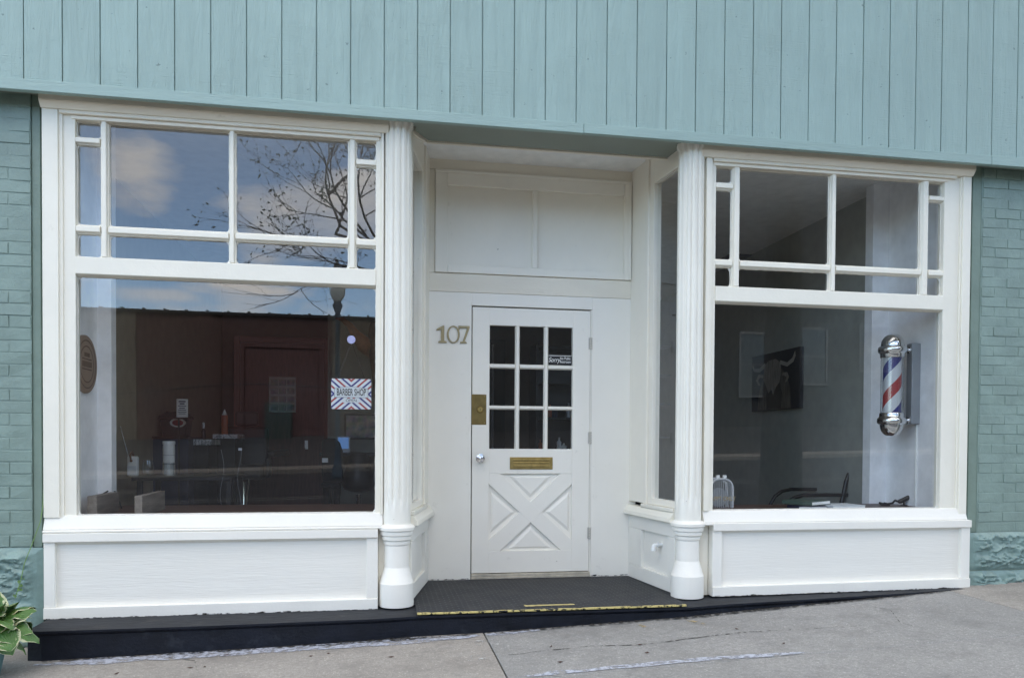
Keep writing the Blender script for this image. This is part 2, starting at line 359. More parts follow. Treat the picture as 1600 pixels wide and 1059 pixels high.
# paint on the sidewalk
def streak(name, mat, pts, w, parent, wob=.4, dz=.004):
    b = MB(); n = 60; P = [Vector(p) for p in pts]; L = len(P)-1; vs = []
    for i in range(n+1):
        t = i/n*L; k = min(int(t), L-1); p = P[k].lerp(P[k+1], t-k)
        ww = w*(1+wob*noise.noise((p.x*5, p.y*5, 3)))*min(1, .25+6*min(i/n, 1-i/n)); off = .012*noise.noise((p.x*7, 1, 2))
        vs += [(p.x, p.y+off+ww/2, zside(p.x, p.y+off+ww/2)+dz), (p.x, p.y+off-ww/2, zside(p.x, p.y+off-ww/2)+dz)]
    b.add(vs, [(2*i, 2*i+1, 2*i+3, 2*i+2) for i in range(n)]); return b.build(name, mat, parent)
streak('paint_streak', 'lavender', [(-1.86, -.425), (-1.0, -.408), (0, -.378), (.62, -.335)], .115, WALK_L, .7)
streak('paint_streak', 'lavender', [(.66, -.335), (1.0, -.318)], .05, WALK, .5)
streak('paint_streak', 'lavender', [(.70, -1.165), (1.3, -1.155), (1.7, -1.15), (2.3, -1.19)], .055, WALK, .5)
M['dirt'] = flaky('dark_grit_and_shade', (.03, .027, .022), 26, .46, .56, .9)  # grit and cracks, also the contact shadow painted along the wall bases
for pts_, wk in (([(-1.86, -.372), (-.8, -.36), (0, -.332), (.62, -.297)], WALK_L), ([(.67, -.305), (1.05, -.30), (1.98, -.30), (2.3, -.27), (3.6, -.18), (4.1, -.13)], WALK)): streak('grit_line', 'dirt', pts_, .045, wk, .9, .007)
for pts_, wk in (([(.70, -.78), (1.2, -.74), (1.5, -.80), (2.1, -.72), (2.9, -.79)], WALK), ([(-1.2, -.40), (-1.0, -.52), (-.95, -.7)], WALK_L), ([(3.2, -.3), (3.3, -.5), (3.15, -.8), (3.25, -1.1)], WALK)): streak('crack', 'dirt', pts_, .010, wk, .9, .0035)
streak('paint_streak', 'ochre', [(1.62, -.37), (1.66, -.48)], .12, WALK)
streak('paint_streak', 'ochre', [(1.95, -.37), (2.03, -.5)], .12, WALK)
for x, y in ((.66, -.5), (.57, -.78)): streak('scuff_mark', 'chalk', [(x-.1, y), (x, y-.01), (x+.05, y)], .12, WALK if x > .65 else WALK_L)
for i in range(14):                                     # dry bits of leaf on the concrete
    x, y = random.choice([(random.uniform(-1.6, .5), random.uniform(-.7, -.42)), (random.uniform(.8, 3.2), random.uniform(-1.05, -.4))])
    a = random.uniform(0, 3); l, w = random.uniform(.010, .026), random.uniform(.004, .008); z = zside(x, y)
    b = MB(); ca, sa = math.cos(a), math.sin(a)
    b.add([(x+ca*l, y+sa*l, z+.006), (x-sa*w, y+ca*w, z+.003), (x-ca*l, y-sa*l, z+.007), (x+sa*w, y-ca*w, z+.003), (x, y, z+.008)], [(0, 1, 4), (1, 2, 4), (2, 3, 4), (3, 0, 4)])
    tag(b.build('dry_leaf', 'hide', origin=(x, y, z)), 'small dry brown leaf scrap lying on the concrete sidewalk', 'leaf', 'leaf scraps on the sidewalk')

# ------------------------------------------------------------------ the shop building
SHOP = thing('shop_building', (1.15, 0, -1.05), 'teal sided shop front with white display windows and recessed door number 107', 'building')
# upper siding: boards with real grooves
g0, gs = -2.005, .2035
xs = [g0+gs*k for k in range(-28, 40)]
pts = []
for k in range(len(xs)-1):
    j = .0015*noise.noise((k*3.7, 0, 0))
    gw = .0036+.0016*noise.noise((k*1.7, 3, 0)); pts += [(xs[k]+gw, -.150+j), (xs[k+1]-gw, -.150+j), (xs[k+1]-gw*.9, -.139), (xs[k+1]+gw*.9, -.139)]
b = MB(); vs = []; zz = (2.066, 6.0)
for z in zz: vs += [(x, y, z) for x, y in pts]
n = len(pts); b.add(vs, [(i, i+1, n+i+1, n+i) for i in range(n-1)])
b.build('siding', 'siding', SHOP)
b = MB(); b.box(xs[0], 1.30, -.160, -.12, 2.000, 2.064); b.box(1.303, 4.30, -.159, -.12, 2.002, 2.066); b.box(4.303, xs[-1], -.1605, -.12, 2.001, 2.066)
b.build('fascia_board', 'fascia', SHOP, .003)
# soffit with the notch over the recess
sof = [(-7.7, -.122), (9.9, -.122), (9.9, .05), (2.16, .05), (2.16, .10), (2.045, .252), (.330, .262), (.235, .12), (.235, .05), (-7.7, .05)]
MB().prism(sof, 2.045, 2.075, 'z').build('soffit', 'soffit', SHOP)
lip = [(.212, .125), (.318, .272), (2.055, .262), (2.175, .11)]
b = MB()
for (ax, ay), (bx_, by) in zip(lip, lip[1:]):
    d = (Vector((bx_, by))-Vector((ax, ay))).normalized(); nn = Vector((-d.y, d.x))*.022
    b.prism([(ax, ay), (bx_, by), (bx_+nn.x, by+nn.y), (ax+nn.x, ay+nn.y)], 2.034, 2.12, 'z')
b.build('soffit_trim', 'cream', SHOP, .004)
# shell round the room
b = MB(); b.box(-7.7, 9.9, -.11, 9.2, 5.9, 6.0); b.build('roof', 'roofing', SHOP)
b = MB(); b.box(-7.7, 9.9, 9.0, 9.2, -1.4, 5.9); b.box(-7.7, -7.5, .3, 9.0, -1.4, 5.9); b.box(9.7, 9.9, .3, 9.0, -1.4, 5.9); b.build('rear_wall', 'brick', SHOP)

# painted brick piers, rock faced stone at their feet
def pier(xa, xb, seed, right):
    rnd = random.Random(seed); b = MB(); z = -.632; row = 0
    while z < 2.04:
        h = .065; x = xa-(.0 if row % 2 else .105)+(0 if not right else .02)
        if not right: x = xb-.01
        xx = []
        if right:
            x = xa; first = (.205 if row % 2 else .10)
            while x < xb:
                w = first if x == xa else .205; xx.append((x, min(x+w, xb))); x += w+.007
        else:
            x = xb; first = (.205 if row % 2 else .115)
            while x > xa:
                w = first if x == xb else .205; xx.append((max(x-w, xa), x)); x -= w+.007
        for (p, q) in xx:
            j = lambda s: rnd.uniform(-s, s)
            y0 = j(.0025); zt = min(z+h+j(.0012), 2.045)
            b.box(p+j(.0015), q+j(.0015), y0, .03, z+j(.0012), zt)
        z += h+.0072; row += 1
    b.v = [p+Vector((.004*noise.noise(p*7+Vector((seed, 0, 0))), .005*noise.noise(p*9), .0035*noise.noise(p*6+Vector((0, seed, 0))))) for p in b.v]
    o = b.build('brick_pier', 'brick', SHOP, .0085)
    for p in o.data.polygons: p.use_smooth = False
    m = MB().box(xa-.01, xb+.002, .0030, .3, -.64, 2.046).build('mortar', 'brick', o)
    return o
pier(-3.4, -2.035, 3, False); pier(4.375, 6.2, 5, True)
bx('side_wall', 'brick', SHOP, -7.7, -3.41, .004, .3, -1.4, 2.046); bx('side_wall', 'brick', SHOP, 6.21, 9.9, .004, .3, -1.4, 2.046)
bx('pier_jamb', 'jamb', SHOP, -2.032, -1.985, .012, .30, -.64, 2.046); bx('pier_jamb', 'jamb', SHOP, -1.984, -1.962, .035, .30, -1.05, 2.046)
bx('pier_jamb', 'jamb', SHOP, 4.292, 4.372, .006, .30, -.64, 2.046); bx('pier_jamb', 'jamb', SHOP, 4.256, 4.290, .022, .30, -1.05, 2.046)
def rock(xa, xb, za, zb, seed, flat_edge):
    nu, nv = int((xb-xa)/.0085), int((zb-za)/.0085)
    def fn(u, v):
        x, z = xa+(xb-xa)*u, za+(zb-za)*v
        e = min(min(u, 1-u)*(xb-xa), min(v, 1-v)*(zb-za)); edge = min(1, e/.035)
        q = Vector((x*7+seed, z*12, seed)); r = 1-1.6*abs(noise.noise(q))-.9*abs(noise.noise(q*2.1))-.5*abs(noise.noise(q*4.7))+.25*noise.noise(q*9)
        fl = min(1, max(0, (abs(x-flat_edge)-.05)/.06))
        return (x, -.004-edge*(.010+.040*max(0, r)*fl), z)
    return MB().grid(fn, nu, nv)
for a in ((-2.9, -1.972, -1.30, -.640, 1.3, -1.972), (4.275, 5.1, -.915, -.640, 4.1, 4.275), (5.11, 6.2, -.93, -.640, 8.1, 9), (4.275, 5.6, -1.12, -.925, 6.7, 4.275)):
    rock(*a).build('stone_base', 'stone', SHOP)
bx('stone_backing', 'jamb', SHOP, -3.4, -1.975, 0, .3, -1.4, -.645); bx('stone_backing', 'jamb', SHOP, 4.28, 6.2, 0, .3, -1.4, -.645)

# black step: ledge, front face
FRX = [(-1.93, -.34), (-1.85, -.362), (-1.0, -.36), (0, -.325), (.25, -.285), (1.05, -.288), (1.98, -.29), (2.3, -.255), (3.6, -.165), (4.30, -.09)]
b = MB(); ztop = -1.062
vs = []
def zstep(x): return -1.062 if x < 1.99 else -1.060+(x-2)*.0115
for x, y in FRX:
    ztop = zstep(x); vs += [(x, .05, ztop), (x, y, ztop), (x, y, ztop-.012), (x, y+.018, ztop-.03), (x, y+.02, -1.42)]
b.add(vs, [(5*i+k, 5*i+k+1, 5*i+k+6, 5*i+k+5) for i in range(len(FRX)-1) for k in range(1, 4)])
b.m = 1; b.add([v for v in vs], [(5*i, 5*i+1, 5*i+6, 5*i+5) for i in range(len(FRX)-1)])
b.m = 0; n_ = 5*(len(FRX)-1); b.add(vs[:5]+[(FRX[0][0], .05, -1.42)], [(0, 5, 4, 3, 2, 1)]); b.add(vs[n_:]+[(FRX[-1][0], .05, -1.42)], [(0, 1, 2, 3, 4, 5)])
b.build('entry_step', ['black', 'blacktop'], SHOP)
bx('step_core', 'black', SHOP, -1.965, 4.262, .051, .32, -1.4, -1.07, bevel=0)
bx('recess_floor', 'blacktop', SHOP, .05, 2.17, .0, .9, -1.3, -1.052, bevel=0)
FL = -1.047
mat_ = tag(MB().prism([(.235, -.285), (1.985, -.290), (2.0, -.05), (1.985, .1), (1.955, .842), (.385, .842), (.25, .12), (.238, -.05)], -1.0515, FL, 'z').build('rubber_mat', 'rubber', None, .003, origin=(1.1, .2, -1.0515)), 'black ribbed rubber mat covering the recessed entry step', 'mat')
def edge_strip():
    b = MB(); n = 90; vs = []
    for i in range(n+1):
        x = .238+1.74*i/n; w = .007+.008*noise.noise((x*6, 0, 4)); vs += [(x, -.2905-.003*i/n, FL-.006), (x, -.2915-.003*i/n, FL+.0035), (x, -.2915+w+.012, FL+.0035)]
    b.add(vs, [(3*i+k, 3*i+k+1, 3*i+k+4, 3*i+k+3) for i in range(n) for k in (0, 1)]); return b
edge_strip().build('yellow_edge_stripe', 'yellow', mat_)
b = MB(); n = 40; vs = []
for i in range(n+1):
    x = .93+.33*i/n; w = .016+.020*abs(noise.noise((x*23, 1, 1))); y = -.165+.012*noise.noise((x*17, 5, 1)); vs += [(x, y-w, FL+.003), (x, y+w, FL+.003)]
b.add(vs, [(2*i, 2*i+1, 2*i+3, 2*i+2) for i in range(n)]); M['yellow2'] = flaky('worn_yellow_lettering', (.50, .42, .18), 30, .36, .40); b.build('worn_lettering', 'yellow2', mat_, label='worn yellow remains of stencilled lettering')

# ---- display windows
def ragged(b, x0, x1, z0, z1, y, amt, rnd):             # brushed paint that laps unevenly on to the glass
    P = max(6, int((x1-x0)/.02)); Q = max(6, int((z1-z0)/.02)); s0 = rnd.uniform(0, 99); rc = rnd.uniform(.008, .02)
    def w(t, k, a, bb):
        e = min(t-a, bb-t); c = rc*max(0, 1-e/rc)**2
        return amt*(.35+.5*abs(noise.noise((t*9+s0, k, 1)))+.8*max(0, noise.noise((t*38+s0, k, 2))))+c
    for k, (n, hor, ed, sg) in enumerate(((P, 1, z0, 1), (P, 1, z1, -1), (Q, 0, x0, 1), (Q, 0, x1, -1))):
        a, bb = (x0, x1) if hor else (z0, z1); vs = []
        for i in range(n+1):
            t = a+(bb-a)*i/n; q = ed+sg*w(t, k, a, bb)
            vs += [(t, y, ed), (t, y-.001*k, q)] if hor else [(ed, y-.001*k, t), (q, y-.001*k, t)]
        b.add(vs, [(2*i, 2*i+1, 2*i+3, 2*i+2) for i in range(n)])
def display_window(gx0, gx1, cx0, cx1, vb, row, small_l, small_r, low, zt, seed, sill):
    rnd = random.Random(seed); bz, tz = low
    head = 1.912
    W = MB()
    # side casings: outer band, fillet, stile
    W.box(cx0, cx0+(gx0-cx0)*.50, -.030, .06, sill, 1.955); W.box(cx0+(gx0-cx0)*.50, cx0+(gx0-cx0)*.62, -.017, .06, sill, 1.955); W.box(cx0+(gx0-cx0)*.62, gx0, -.006, .06, sill, 1.955); W.box(gx0-.001, gx1+.001, .02, .058, head+.004, 1.954)
    W.box(cx1-(cx1-gx1)*.32, cx1, -.030, .06, sill-.04*(seed == 2), 1.955); W.box(cx1-(cx1-gx1)*.38, cx1-(cx1-gx1)*.32, -.017, .06, sill-.03*(seed == 2), 1.955); W.box(gx1, cx1-(cx1-gx1)*.38, -.006, .06, sill-.03*(seed == 2), 1.955)
    win = W.build('display_window', 'trim', SHOP, .004)
    hx0, hx1 = cx0-(.004 if seed == 1 else .05), cx1+(.03 if seed == 1 else .004)
    H = MB(); H.box(hx0, hx1, -.068, .06, 1.992, 2.042); H.prism([(-.067, 1.9915), (-.040, 1.956), (.06, 1.956), (.06, 1.9915)], hx0, hx1, 'x'); H.box(gx0-.05*(seed == 1)-.03, gx1+.03+.05*(seed == 2), -.033, -.0065, 1.935, 1.9555); H.box(gx0-.02, gx1+.02, -.014, .06, head, 1.934)
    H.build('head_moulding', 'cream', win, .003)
    T = MB(); T.box(gx0, gx1, -.012, .05, tz[0], tz[1]-.004); T.prism([(-.012, tz[0]), (.02, tz[0]-.012), (.05, tz[0]-.012), (.05, tz[0])], gx0, gx1, 'x'); T.build('transom_bar', 'trim', win, .004)
    Mn = MB()
    cols = [(gx0, vb[0][0])]+[(vb[i][1], vb[i+1][0]) for i in range(len(vb)-1)]+[(vb[-1][1], gx1)]
    for (a, c) in vb:
        Mn.box(a, c, .014, .045, tz[1]-.004, head); m_, h_ = (a+c)/2, (c-a)*.27; Mn.prism([(a+.004, .014), (m_-h_, -.006), (m_+h_, -.006), (c-.004, .014)], tz[1], head, 'z')
    panes = []
    for i, (a, c) in enumerate(cols):
        bars = [row]+([small_l] if i == 0 else [small_r] if i == len(cols)-1 else [])
        z = tz[1]-.004
        for (p, q) in bars:
            Mn.box(a, c, .0145, .045, p, q); m_, h_ = (p+q)/2, (q-p)*.27
            Mn.prism([(.0145, p+.004), (-.004, m_-h_), (-.004, m_+h_), (.0145, q-.004)], a, c, 'x')
            panes.append((a, c, z, p)); z = q
        panes.append((a, c, z, head))
    Mn.build('glazing_bars', 'trim', win, .003)
    panes.append((gx0, gx1, bz, tz[0]-.012))
    P = MB()
    for (a, c, p, q) in panes: ragged(P, a, c, p, q, .0335, .007 if p > 1 else .005, rnd)
    P.build('lapped_paint', 'sealant', win)
    for (a, c, p, q) in panes:
        G = MB(); G.add([(a, .036, p), (c, .036, p), (c, .036, q), (a, .036, q)], [(0, 1, 2, 3)]); G.build('pane', 'glass', win)
    S = MB(); S.prism([(-.044, bz-.082), (-.036, bz-.062), (-.014, bz), (.10, bz), (.10, bz-.082)], cx0, cx1, 'x'); S.prism([(-.050, bz-.101), (-.056, bz-.092), (-.050, bz-.083), (.08, bz-.083), (.08, bz-.101)], cx0, cx1+(.0 if seed == 1 else .012), 'x')
    S.build('window_sill', 'white', win, .004)
    return win
LW = display_window(-1.787, -.018, -1.96, .030, [(-1.652, -1.606), (-.915, -.874), (-.192, -.141)], (1.240, 1.296), (1.772, 1.818), (1.750, 1.800), (-.450, (.997, 1.104)), 1.912, 1, -.46)
RW = display_window(2.284, 4.050, 2.205, 4.252, [(2.411, 2.468), (3.152, 3.197), (3.871, 3.934)], (1.224, 1.280), (1.755, 1.808), (1.770, 1.816), (-.457, (.987, 1.094)), 1.912, 2, -.46)
# bulkheads under the windows
def bulkhead(x0, x1, zt, zb0, zb1, s0, s1):
    P = MB().box(x0+.02, x1-.02, -.020, .05, zb1-.02 if zb1 < zb0 else zb0, zt).build('bulkhead', 'ply', SHOP)
    b = MB(); b.box(x0, x1, -.062, .03, zt-.052, zt); b.box(x0, x0+s0, -.046, .03, zb0+.068, zt-.053); b.box(x1-s1, x1, -.046, .03, zb1+.068, zt-.053)
    b.prism([(x0, zb0), (x1, zb1), (x1, zb1+.068), (x0, zb0+.068)], -.055, .03); b.build('bulkhead_frame', 'white', P, .003)
    b = MB(); zi0, zi1 = zb0+.069, zt-.053
    b.prism([(-.020, zi1), (-.044, zi1), (-.020, zi1-.02)], x0+s0, x1-s1, 'x'); b.build('bulkhead_moulding', 'white', P)
bulkhead(-1.955, 0.0, -.552, -1.064, -1.062, .062, .072); bulkhead(2.268, 4.272, -.542, -1.048, -1.036, .068, .072)

def grime_shade(x0, x1, za, zb, y, h):  # ragged dark strip along a base: grime with contact shadow painted in
    b = MB(); n = int((x1-x0)/.02); vs = []
    for i in range(n+1):
        x = x0+(x1-x0)*i/n; z = za+(zb-za)*i/n; vs += [(x, y, z+.0005), (x, y, z+h*(.25+1.3*abs(noise.noise((x*8, z, 3)))+.6*max(0, noise.noise((x*45, 2, 3)))))]
    b.add(vs, [(2*i, 2*i+2, 2*i+3, 2*i+1) for i in range(n)]); return b.build('grime_shade_strip', 'dirt', SHOP)
grime_shade(-1.955, 0, -1.064, -1.062, -.0558, .012); grime_shade(2.268, 4.272, -1.048, -1.036, -.0558, .010)
# ---- cast columns
def column(cx, cy, seed):
    def flute(a, h):
        f = (a/(2*math.pi)*12) % 1
        k = min(1, max(0, (h-.63)/.05))
        return 1-.15*k*math.sin(math.pi*min(1, max(0, (f-.2)/.6)))
    b = MB(); b.lathe([(.090, .46+.0), (.090, .55), (.089, .63), (.089, .66), (.089, .70), (.088, 1.2), (.087, 2.2), (.086, 3.04), (.098, 3.055), (.100, 3.10)], (cx, cy, -1.045), 216, rf=flute)
    col = b.build('column', 'column', SHOP, sharp=75)
    b = MB(); b.lathe([(.111, -.006), (.112, .01), (.1115, .143), (.108, .150), (.082, .238), (.080, .244)], (cx, cy, -1.045), 48); b.build('plinth', 'white', col, sharp=24)
    b = MB(); b.lathe([(.080, .244), (.079, .385), (.085, .392), (.087, .412), (.080, .416), (.096, .422), (.098, .442), (.094, .446), (.106, .452), (.108, .474), (.104, .478), (.118, .484), (.119, .502), (.110, .512), (.090, .522)], (cx, cy, -1.045), 48, cap=False); b.build('neck_rings', 'white', col, sharp=24)
column(.118, .010, 1); column(2.108, .010, 2)
# wall pieces behind the columns
b = MB(); b.box(.031, .205, .075, .135, -1.05, 2.044); b.box(.001, .060, .022, .074, -1.05, -.56); b.box(.031, .06, .002, .074, -.56, 2.044); b.build('corner_post', 'trim', SHOP, .004)
b = MB(); b.box(2.06, 2.204, .075, .135, -1.05, 2.044); b.box(2.20, 2.266, .022, .074, -1.05, -.545); b.box(2.175, 2.204, .002, .074, -.545, 2.044); b.build('corner_post', 'trim', SHOP, .004)

# ---- splayed side windows of the recess
def side(p0, p1, sgn, o0, o1):
    d = Vector((p1[0]-p0[0], p1[1]-p0[1], 0)); L = d.length; d.normalize(); nrm = Vector((d.y, -d.x, 0))*sgn   # nrm points into the recess
    T = Matrix(((d.x, -nrm.x, 0, p0[0]), (d.y, -nrm.y, 0, p0[1]), (0, 0, 1, 0), (0, 0, 0, 1)))                    # local x along wall, y away from recess
    def B(): q = MB(); q.T = T; return q
    b = B(); b.box(0, o0, 0, .06, -.45, 2.3); b.box(o1, o1+.07, 0, .06, -.45, 2.3); b.box(o1+.072, o1+.13, -.014, .06, -.45, 2.3); b.box(o1+.132, L, -.004, .06, -.45, 2.3); b.box(o0, o1, 0, .06, 1.93, 2.3); b.box(o0, o1, 0, .06, -.45, -.405)
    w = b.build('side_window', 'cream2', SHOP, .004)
    b = B(); b.box(0, o1+.13, -.028, .06, -.478, -.451); b.prism([(-.05, -.55), (-.045, -.52), (-.02, -.480), (.06, -.480), (.06, -.55)], 0, L-.002, 'x'); b.build('window_sill', 'trim', w, .004)
    b = B(); b.box(0, L, .02, .06, -1.05, -.552); b.m = 0
    k = b.build('kick_panel', 'white', w)
    b = B(); b.box(0, L, -.006, .02, -.655, -.552); b.box(0, L, -.006, .02, -1.05, -.945); b.box(0, .105, -.006, .02, -.944, -.656); b.box(o1+.16, L, -.006, .02, -.944, -.656); b.build('kick_panel_frame', 'white', w, .003)
    b = B(); b.add([(o0, .03, -.405), (o1, .03, -.405), (o1, .03, 1.93), (o0, .03, 1.93)], [(0, 1, 2, 3)]); b.build('pane', 'glass', w)
    rnd = random.Random(9); b = B(); ragged(b, o0, o1, -.405, 1.93, .0285, .006, rnd); b.build('lapped_paint', 'sealant', w)
    return w, T
SWL, TL = side((.212, .09), (.372, .851), 1, .05, .46)
SWR, TR = side((2.052, .09), (1.968, .851), -1, .0, .375)
# white plastic elbow on the kick panel
pe = at_x(1025, 853, 2.0); b = MB(); ex, ey, ez = 2.005, pe.y, pe.z
b.tube([(ex+.04, ey, ez+.012), (ex-.010, ey-.004, ez+.012), (ex-.024, ey-.006, ez+.006), (ex-.028, ey-.008, ez-.010), (ex-.028, ey-.008, ez-.024)], .014, 12)
b.lathe([(.018, 0), (.018, .016)], (ex-.028, ey-.008, ez-.03), 14); b.lathe([(.022, 0), (.022, .008)], (ex+.006, ey, ez+.012), 14, 'x'); b.build('vent_elbow', 'white_plastic', SHOP)

# ---- back wall of the recess, transom panel
BY = .85
b = MB(); b.box(.33, .700, BY, BY+.05, -1.05, 1.144); b.box(1.652, 2.02, BY, BY+.05, -1.05, 1.144); b.box(.7005, 1.6515, BY, BY+.05, 1.050, 1.144)
wall = b.build('entry_wall', 'door', SHOP, .0015)
grime_shade(.372, .700, -1.047, -1.047, BY-.0008, .012); grime_shade(1.652, 1.968, -1.047, -1.047, BY-.0008, .012)
b = MB(); b.box(.33, 2.02, BY+.001, BY+.05, 1.1465, 1.286); b.box(.33, .417, BY+.001, BY+.05, 1.288, 2.06); b.box(1.962, 2.02, BY+.001, BY+.05, 1.288, 2.06); b.box(.33, 2.02, BY-.002, BY+.05, 2.062, 2.165)
b.box(.30, 2.06, BY-.014, BY+.05, 2.166, 2.176)
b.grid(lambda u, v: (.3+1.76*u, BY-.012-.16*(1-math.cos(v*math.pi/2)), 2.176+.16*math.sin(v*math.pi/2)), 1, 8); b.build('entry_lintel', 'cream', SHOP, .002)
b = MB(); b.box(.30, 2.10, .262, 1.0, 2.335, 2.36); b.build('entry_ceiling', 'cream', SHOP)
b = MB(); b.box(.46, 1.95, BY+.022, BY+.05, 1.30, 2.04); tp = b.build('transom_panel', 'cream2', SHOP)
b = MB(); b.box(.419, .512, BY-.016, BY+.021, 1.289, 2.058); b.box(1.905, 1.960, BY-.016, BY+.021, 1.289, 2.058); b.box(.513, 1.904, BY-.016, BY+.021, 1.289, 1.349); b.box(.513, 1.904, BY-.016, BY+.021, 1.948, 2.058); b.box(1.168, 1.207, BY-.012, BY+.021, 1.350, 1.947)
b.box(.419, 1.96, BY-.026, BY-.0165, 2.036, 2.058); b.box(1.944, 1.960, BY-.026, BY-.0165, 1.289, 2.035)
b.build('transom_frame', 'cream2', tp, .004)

# ---- door
DX0, DX1, DZ0, DZ1, DY = .709, 1.640, -1.004, 1.040, .862
cols = [(.842, 1.044), (1.080, 1.272), (1.307, 1.500)]; rows = [(.611, .905), (.289, .576), (-.044, .259)]
b = MB(); y1 = DY+.042
b.box(DX0, .842, DY, y1, DZ0, DZ1); b.box(1.500, DX1, DY, y1, DZ0, DZ1); b.box(.842, 1.5, DY, y1, .905, DZ1); b.box(.842, 1.5, DY, y1, -.237, -.044); b.box(.842, 1.5, DY, y1, DZ0, -.835)
b.box(.842, 1.5, DY+.0205, y1, -.835, -.237)
DOOR = b.build('door', 'door', SHOP, .002)
b = MB()
for a, c in ((1.044, 1.080), (1.272, 1.307)): b.prism([(a, DY+.018), (a+.009, DY+.001), (c-.009, DY+.001), (c, DY+.018), (c, DY+.04), (a, DY+.04)], -.044, .905, 'z')
for a, c in cols:
    for p, q in ((.576, .611), (.259, .289)): b.prism([(DY+.018, p), (DY+.002, p+.009), (DY+.002, q-.009), (DY+.018, q), (DY+.04, q), (DY+.04, p)], a, c, 'x')
    for p, q in rows:
        pass
b.build('glazing_bars', 'door', DOOR, .001)
for a, c in cols:
    for p, q in rows:
        G = MB(); G.add([(a, DY+.024, p), (c, DY+.024, p), (c, DY+.024, q), (a, DY+.024, q)], [(0, 1, 2, 3)]); G.build('pane', 'glass', DOOR)
# crossbuck: two braces, four raised triangles
X0, X1, Z0, Z1 = .842, 1.5, -.835, -.237; k = .085
b = MB(); y0, yb = DY+.0015, DY+.0195
b.prism([(X0, Z1), (X0, Z1-k*.95), (X1-k*1.05, Z0), (X1, Z0), (X1, Z0+k*.95), (X0+k*1.05, Z1)], y0, yb)
cxm, czm = (X0+X1)/2, (Z0+Z1)/2; dx, dz = X1-X0, Z1-Z0
def on(u, w): return (X0+u*dx, Z0+w*dz)
h = .138
b.prism([on(1, 1), on(1-h, 1), on(.5-.0-h/2, .5+h/2+.0), on(.5+h/2-.0, .5-.0+h/2+.0) if 0 else on(.5+h/2, .5+h/2), on(1, 1-h)][:3]+[on(.5+h/2, .5+h/2-h), on(1, 1-h)], y0+.0005, yb)
b.prism([on(0, 0), on(h, 0), on(.5+h/2, .5-h/2), on(.5-h/2, .5+h/2), on(0, h)], y0+.0005, yb)
b.build('crossbuck', 'door', DOOR, .002)
b = MB()
def tri(*p):
    c = Vector((sum(q[0] for q in p)/3, sum(q[1] for q in p)/3)); P = [Vector(q) for q in p]
    o = [c+(q-c)*.80 for q in P]; i = [c+(q-c)*.60 for q in P]; ya, yc = DY+.0195, DY+.010
    b.add([(q.x, ya, q.y) for q in o]+[(q.x, yc, q.y) for q in i], [(3, 4, 5)]+[(j, (j+1) % 3, 3+(j+1) % 3, 3+j) for j in range(3)])
tri(on(h*1.2, 1), on(1-h*1.2, 1), on(.5, .5+h)); tri(on(h*1.2, 0), on(.5, .5-h), on(1-h*1.2, 0)); tri(on(0, h*1.2), on(0, 1-h*1.2), on(.5-h, .5)); tri(on(1, h*1.2), on(.5+h, .5), on(1, 1-h*1.2))
b.build('raised_panel', 'door', DOOR)
b = MB(); b.box(.69, .725, DY+.043, DY+.06, -1.05, 1.05); b.box(1.628, 1.6515, DY+.043, DY+.06, -1.05, 1.05); b.box(.725, 1.628, DY+.043, DY+.06, 1.02, 1.05); b.build('door_stop', 'dark', SHOP)
bx('door_backing', 'dark', SHOP, .66, .708, BY+.051, BY+.056, -1.05, 1.05, bevel=0)
b = MB(); b.box(1.642, 1.6505, BY+.004, BY+.045, -1.04, 1.048); b.build('door_jamb', 'door', SHOP, .001)
b = MB(); b.box(.704, 1.648, BY-.012, BY+.06, -1.047, -1.030); b.box(.706, 1.646, BY-.004, BY+.06, -1.030, -1.0095); b.build('threshold', 'threshold', SHOP, .003)
b = MB(); b.box(.703, .818, DY-.003, DY-.0002, .140, .372); pl = b.build('lock_plate', 'old_brass', DOOR, .006)
b = MB(); b.lathe([(.024, 0), (.023, -.008), (.019, -.011), (.018, -.009), (.012, -.009), (.011, -.012)], (.770, DY-.003, .256), 24, 'y'); b.build('lock_cylinder', 'brass', pl)
b = MB(); b.box(.768, .772, DY-.016, DY-.015, .250, .262); b.build('keyhole', 'ink', pl)
for z in (.155, .357): MB().lathe([(.004, 0), (.003, -.002)], (.803, DY-.003, z), 10, 'y').build('screw', 'brass', pl)
b = MB(); b.lathe([(.034, 0), (.033, -.006), (.014, -.010), (.013, -.030), (.024, -.038), (.028, -.050), (.024, -.062), (.009, -.066), (.008, -.063)], (.775, DY-.0002, -.119), 28, 'y'); b.build('door_knob', 'chrome', DOOR)
b = MB(); b.box(1.004, 1.344, DY-.006, DY-.0002, -.203, -.108); ms = b.build('mail_slot', 'brass', DOOR, .004)
b = MB(); b.box(1.030, 1.318, DY-.012, DY-.006, -.188, -.166); b.box(1.030, 1.318, DY-.010, DY-.006, -.158, -.146); b.box(1.030, 1.318, DY-.012, DY-.006, -.138, -.122); b.build('mail_flap', 'brass', ms, .005)
for z in (.785, .045, -.705):
    b = MB()
    for q in range(5): b.lathe([(.009, .001), (.0105, .003), (.0105, .0165), (.009, .0185)], (1.645, DY-.010, z-.048+.0192*q), 10)
    b.box(1.640, 1.650, DY-.010, DY-.001, z-.047, z+.047); b.box(1.627, 1.641, DY-.0015, DY-.0002, z-.045, z+.045); b.build('hinge', 'hinge', DOOR)
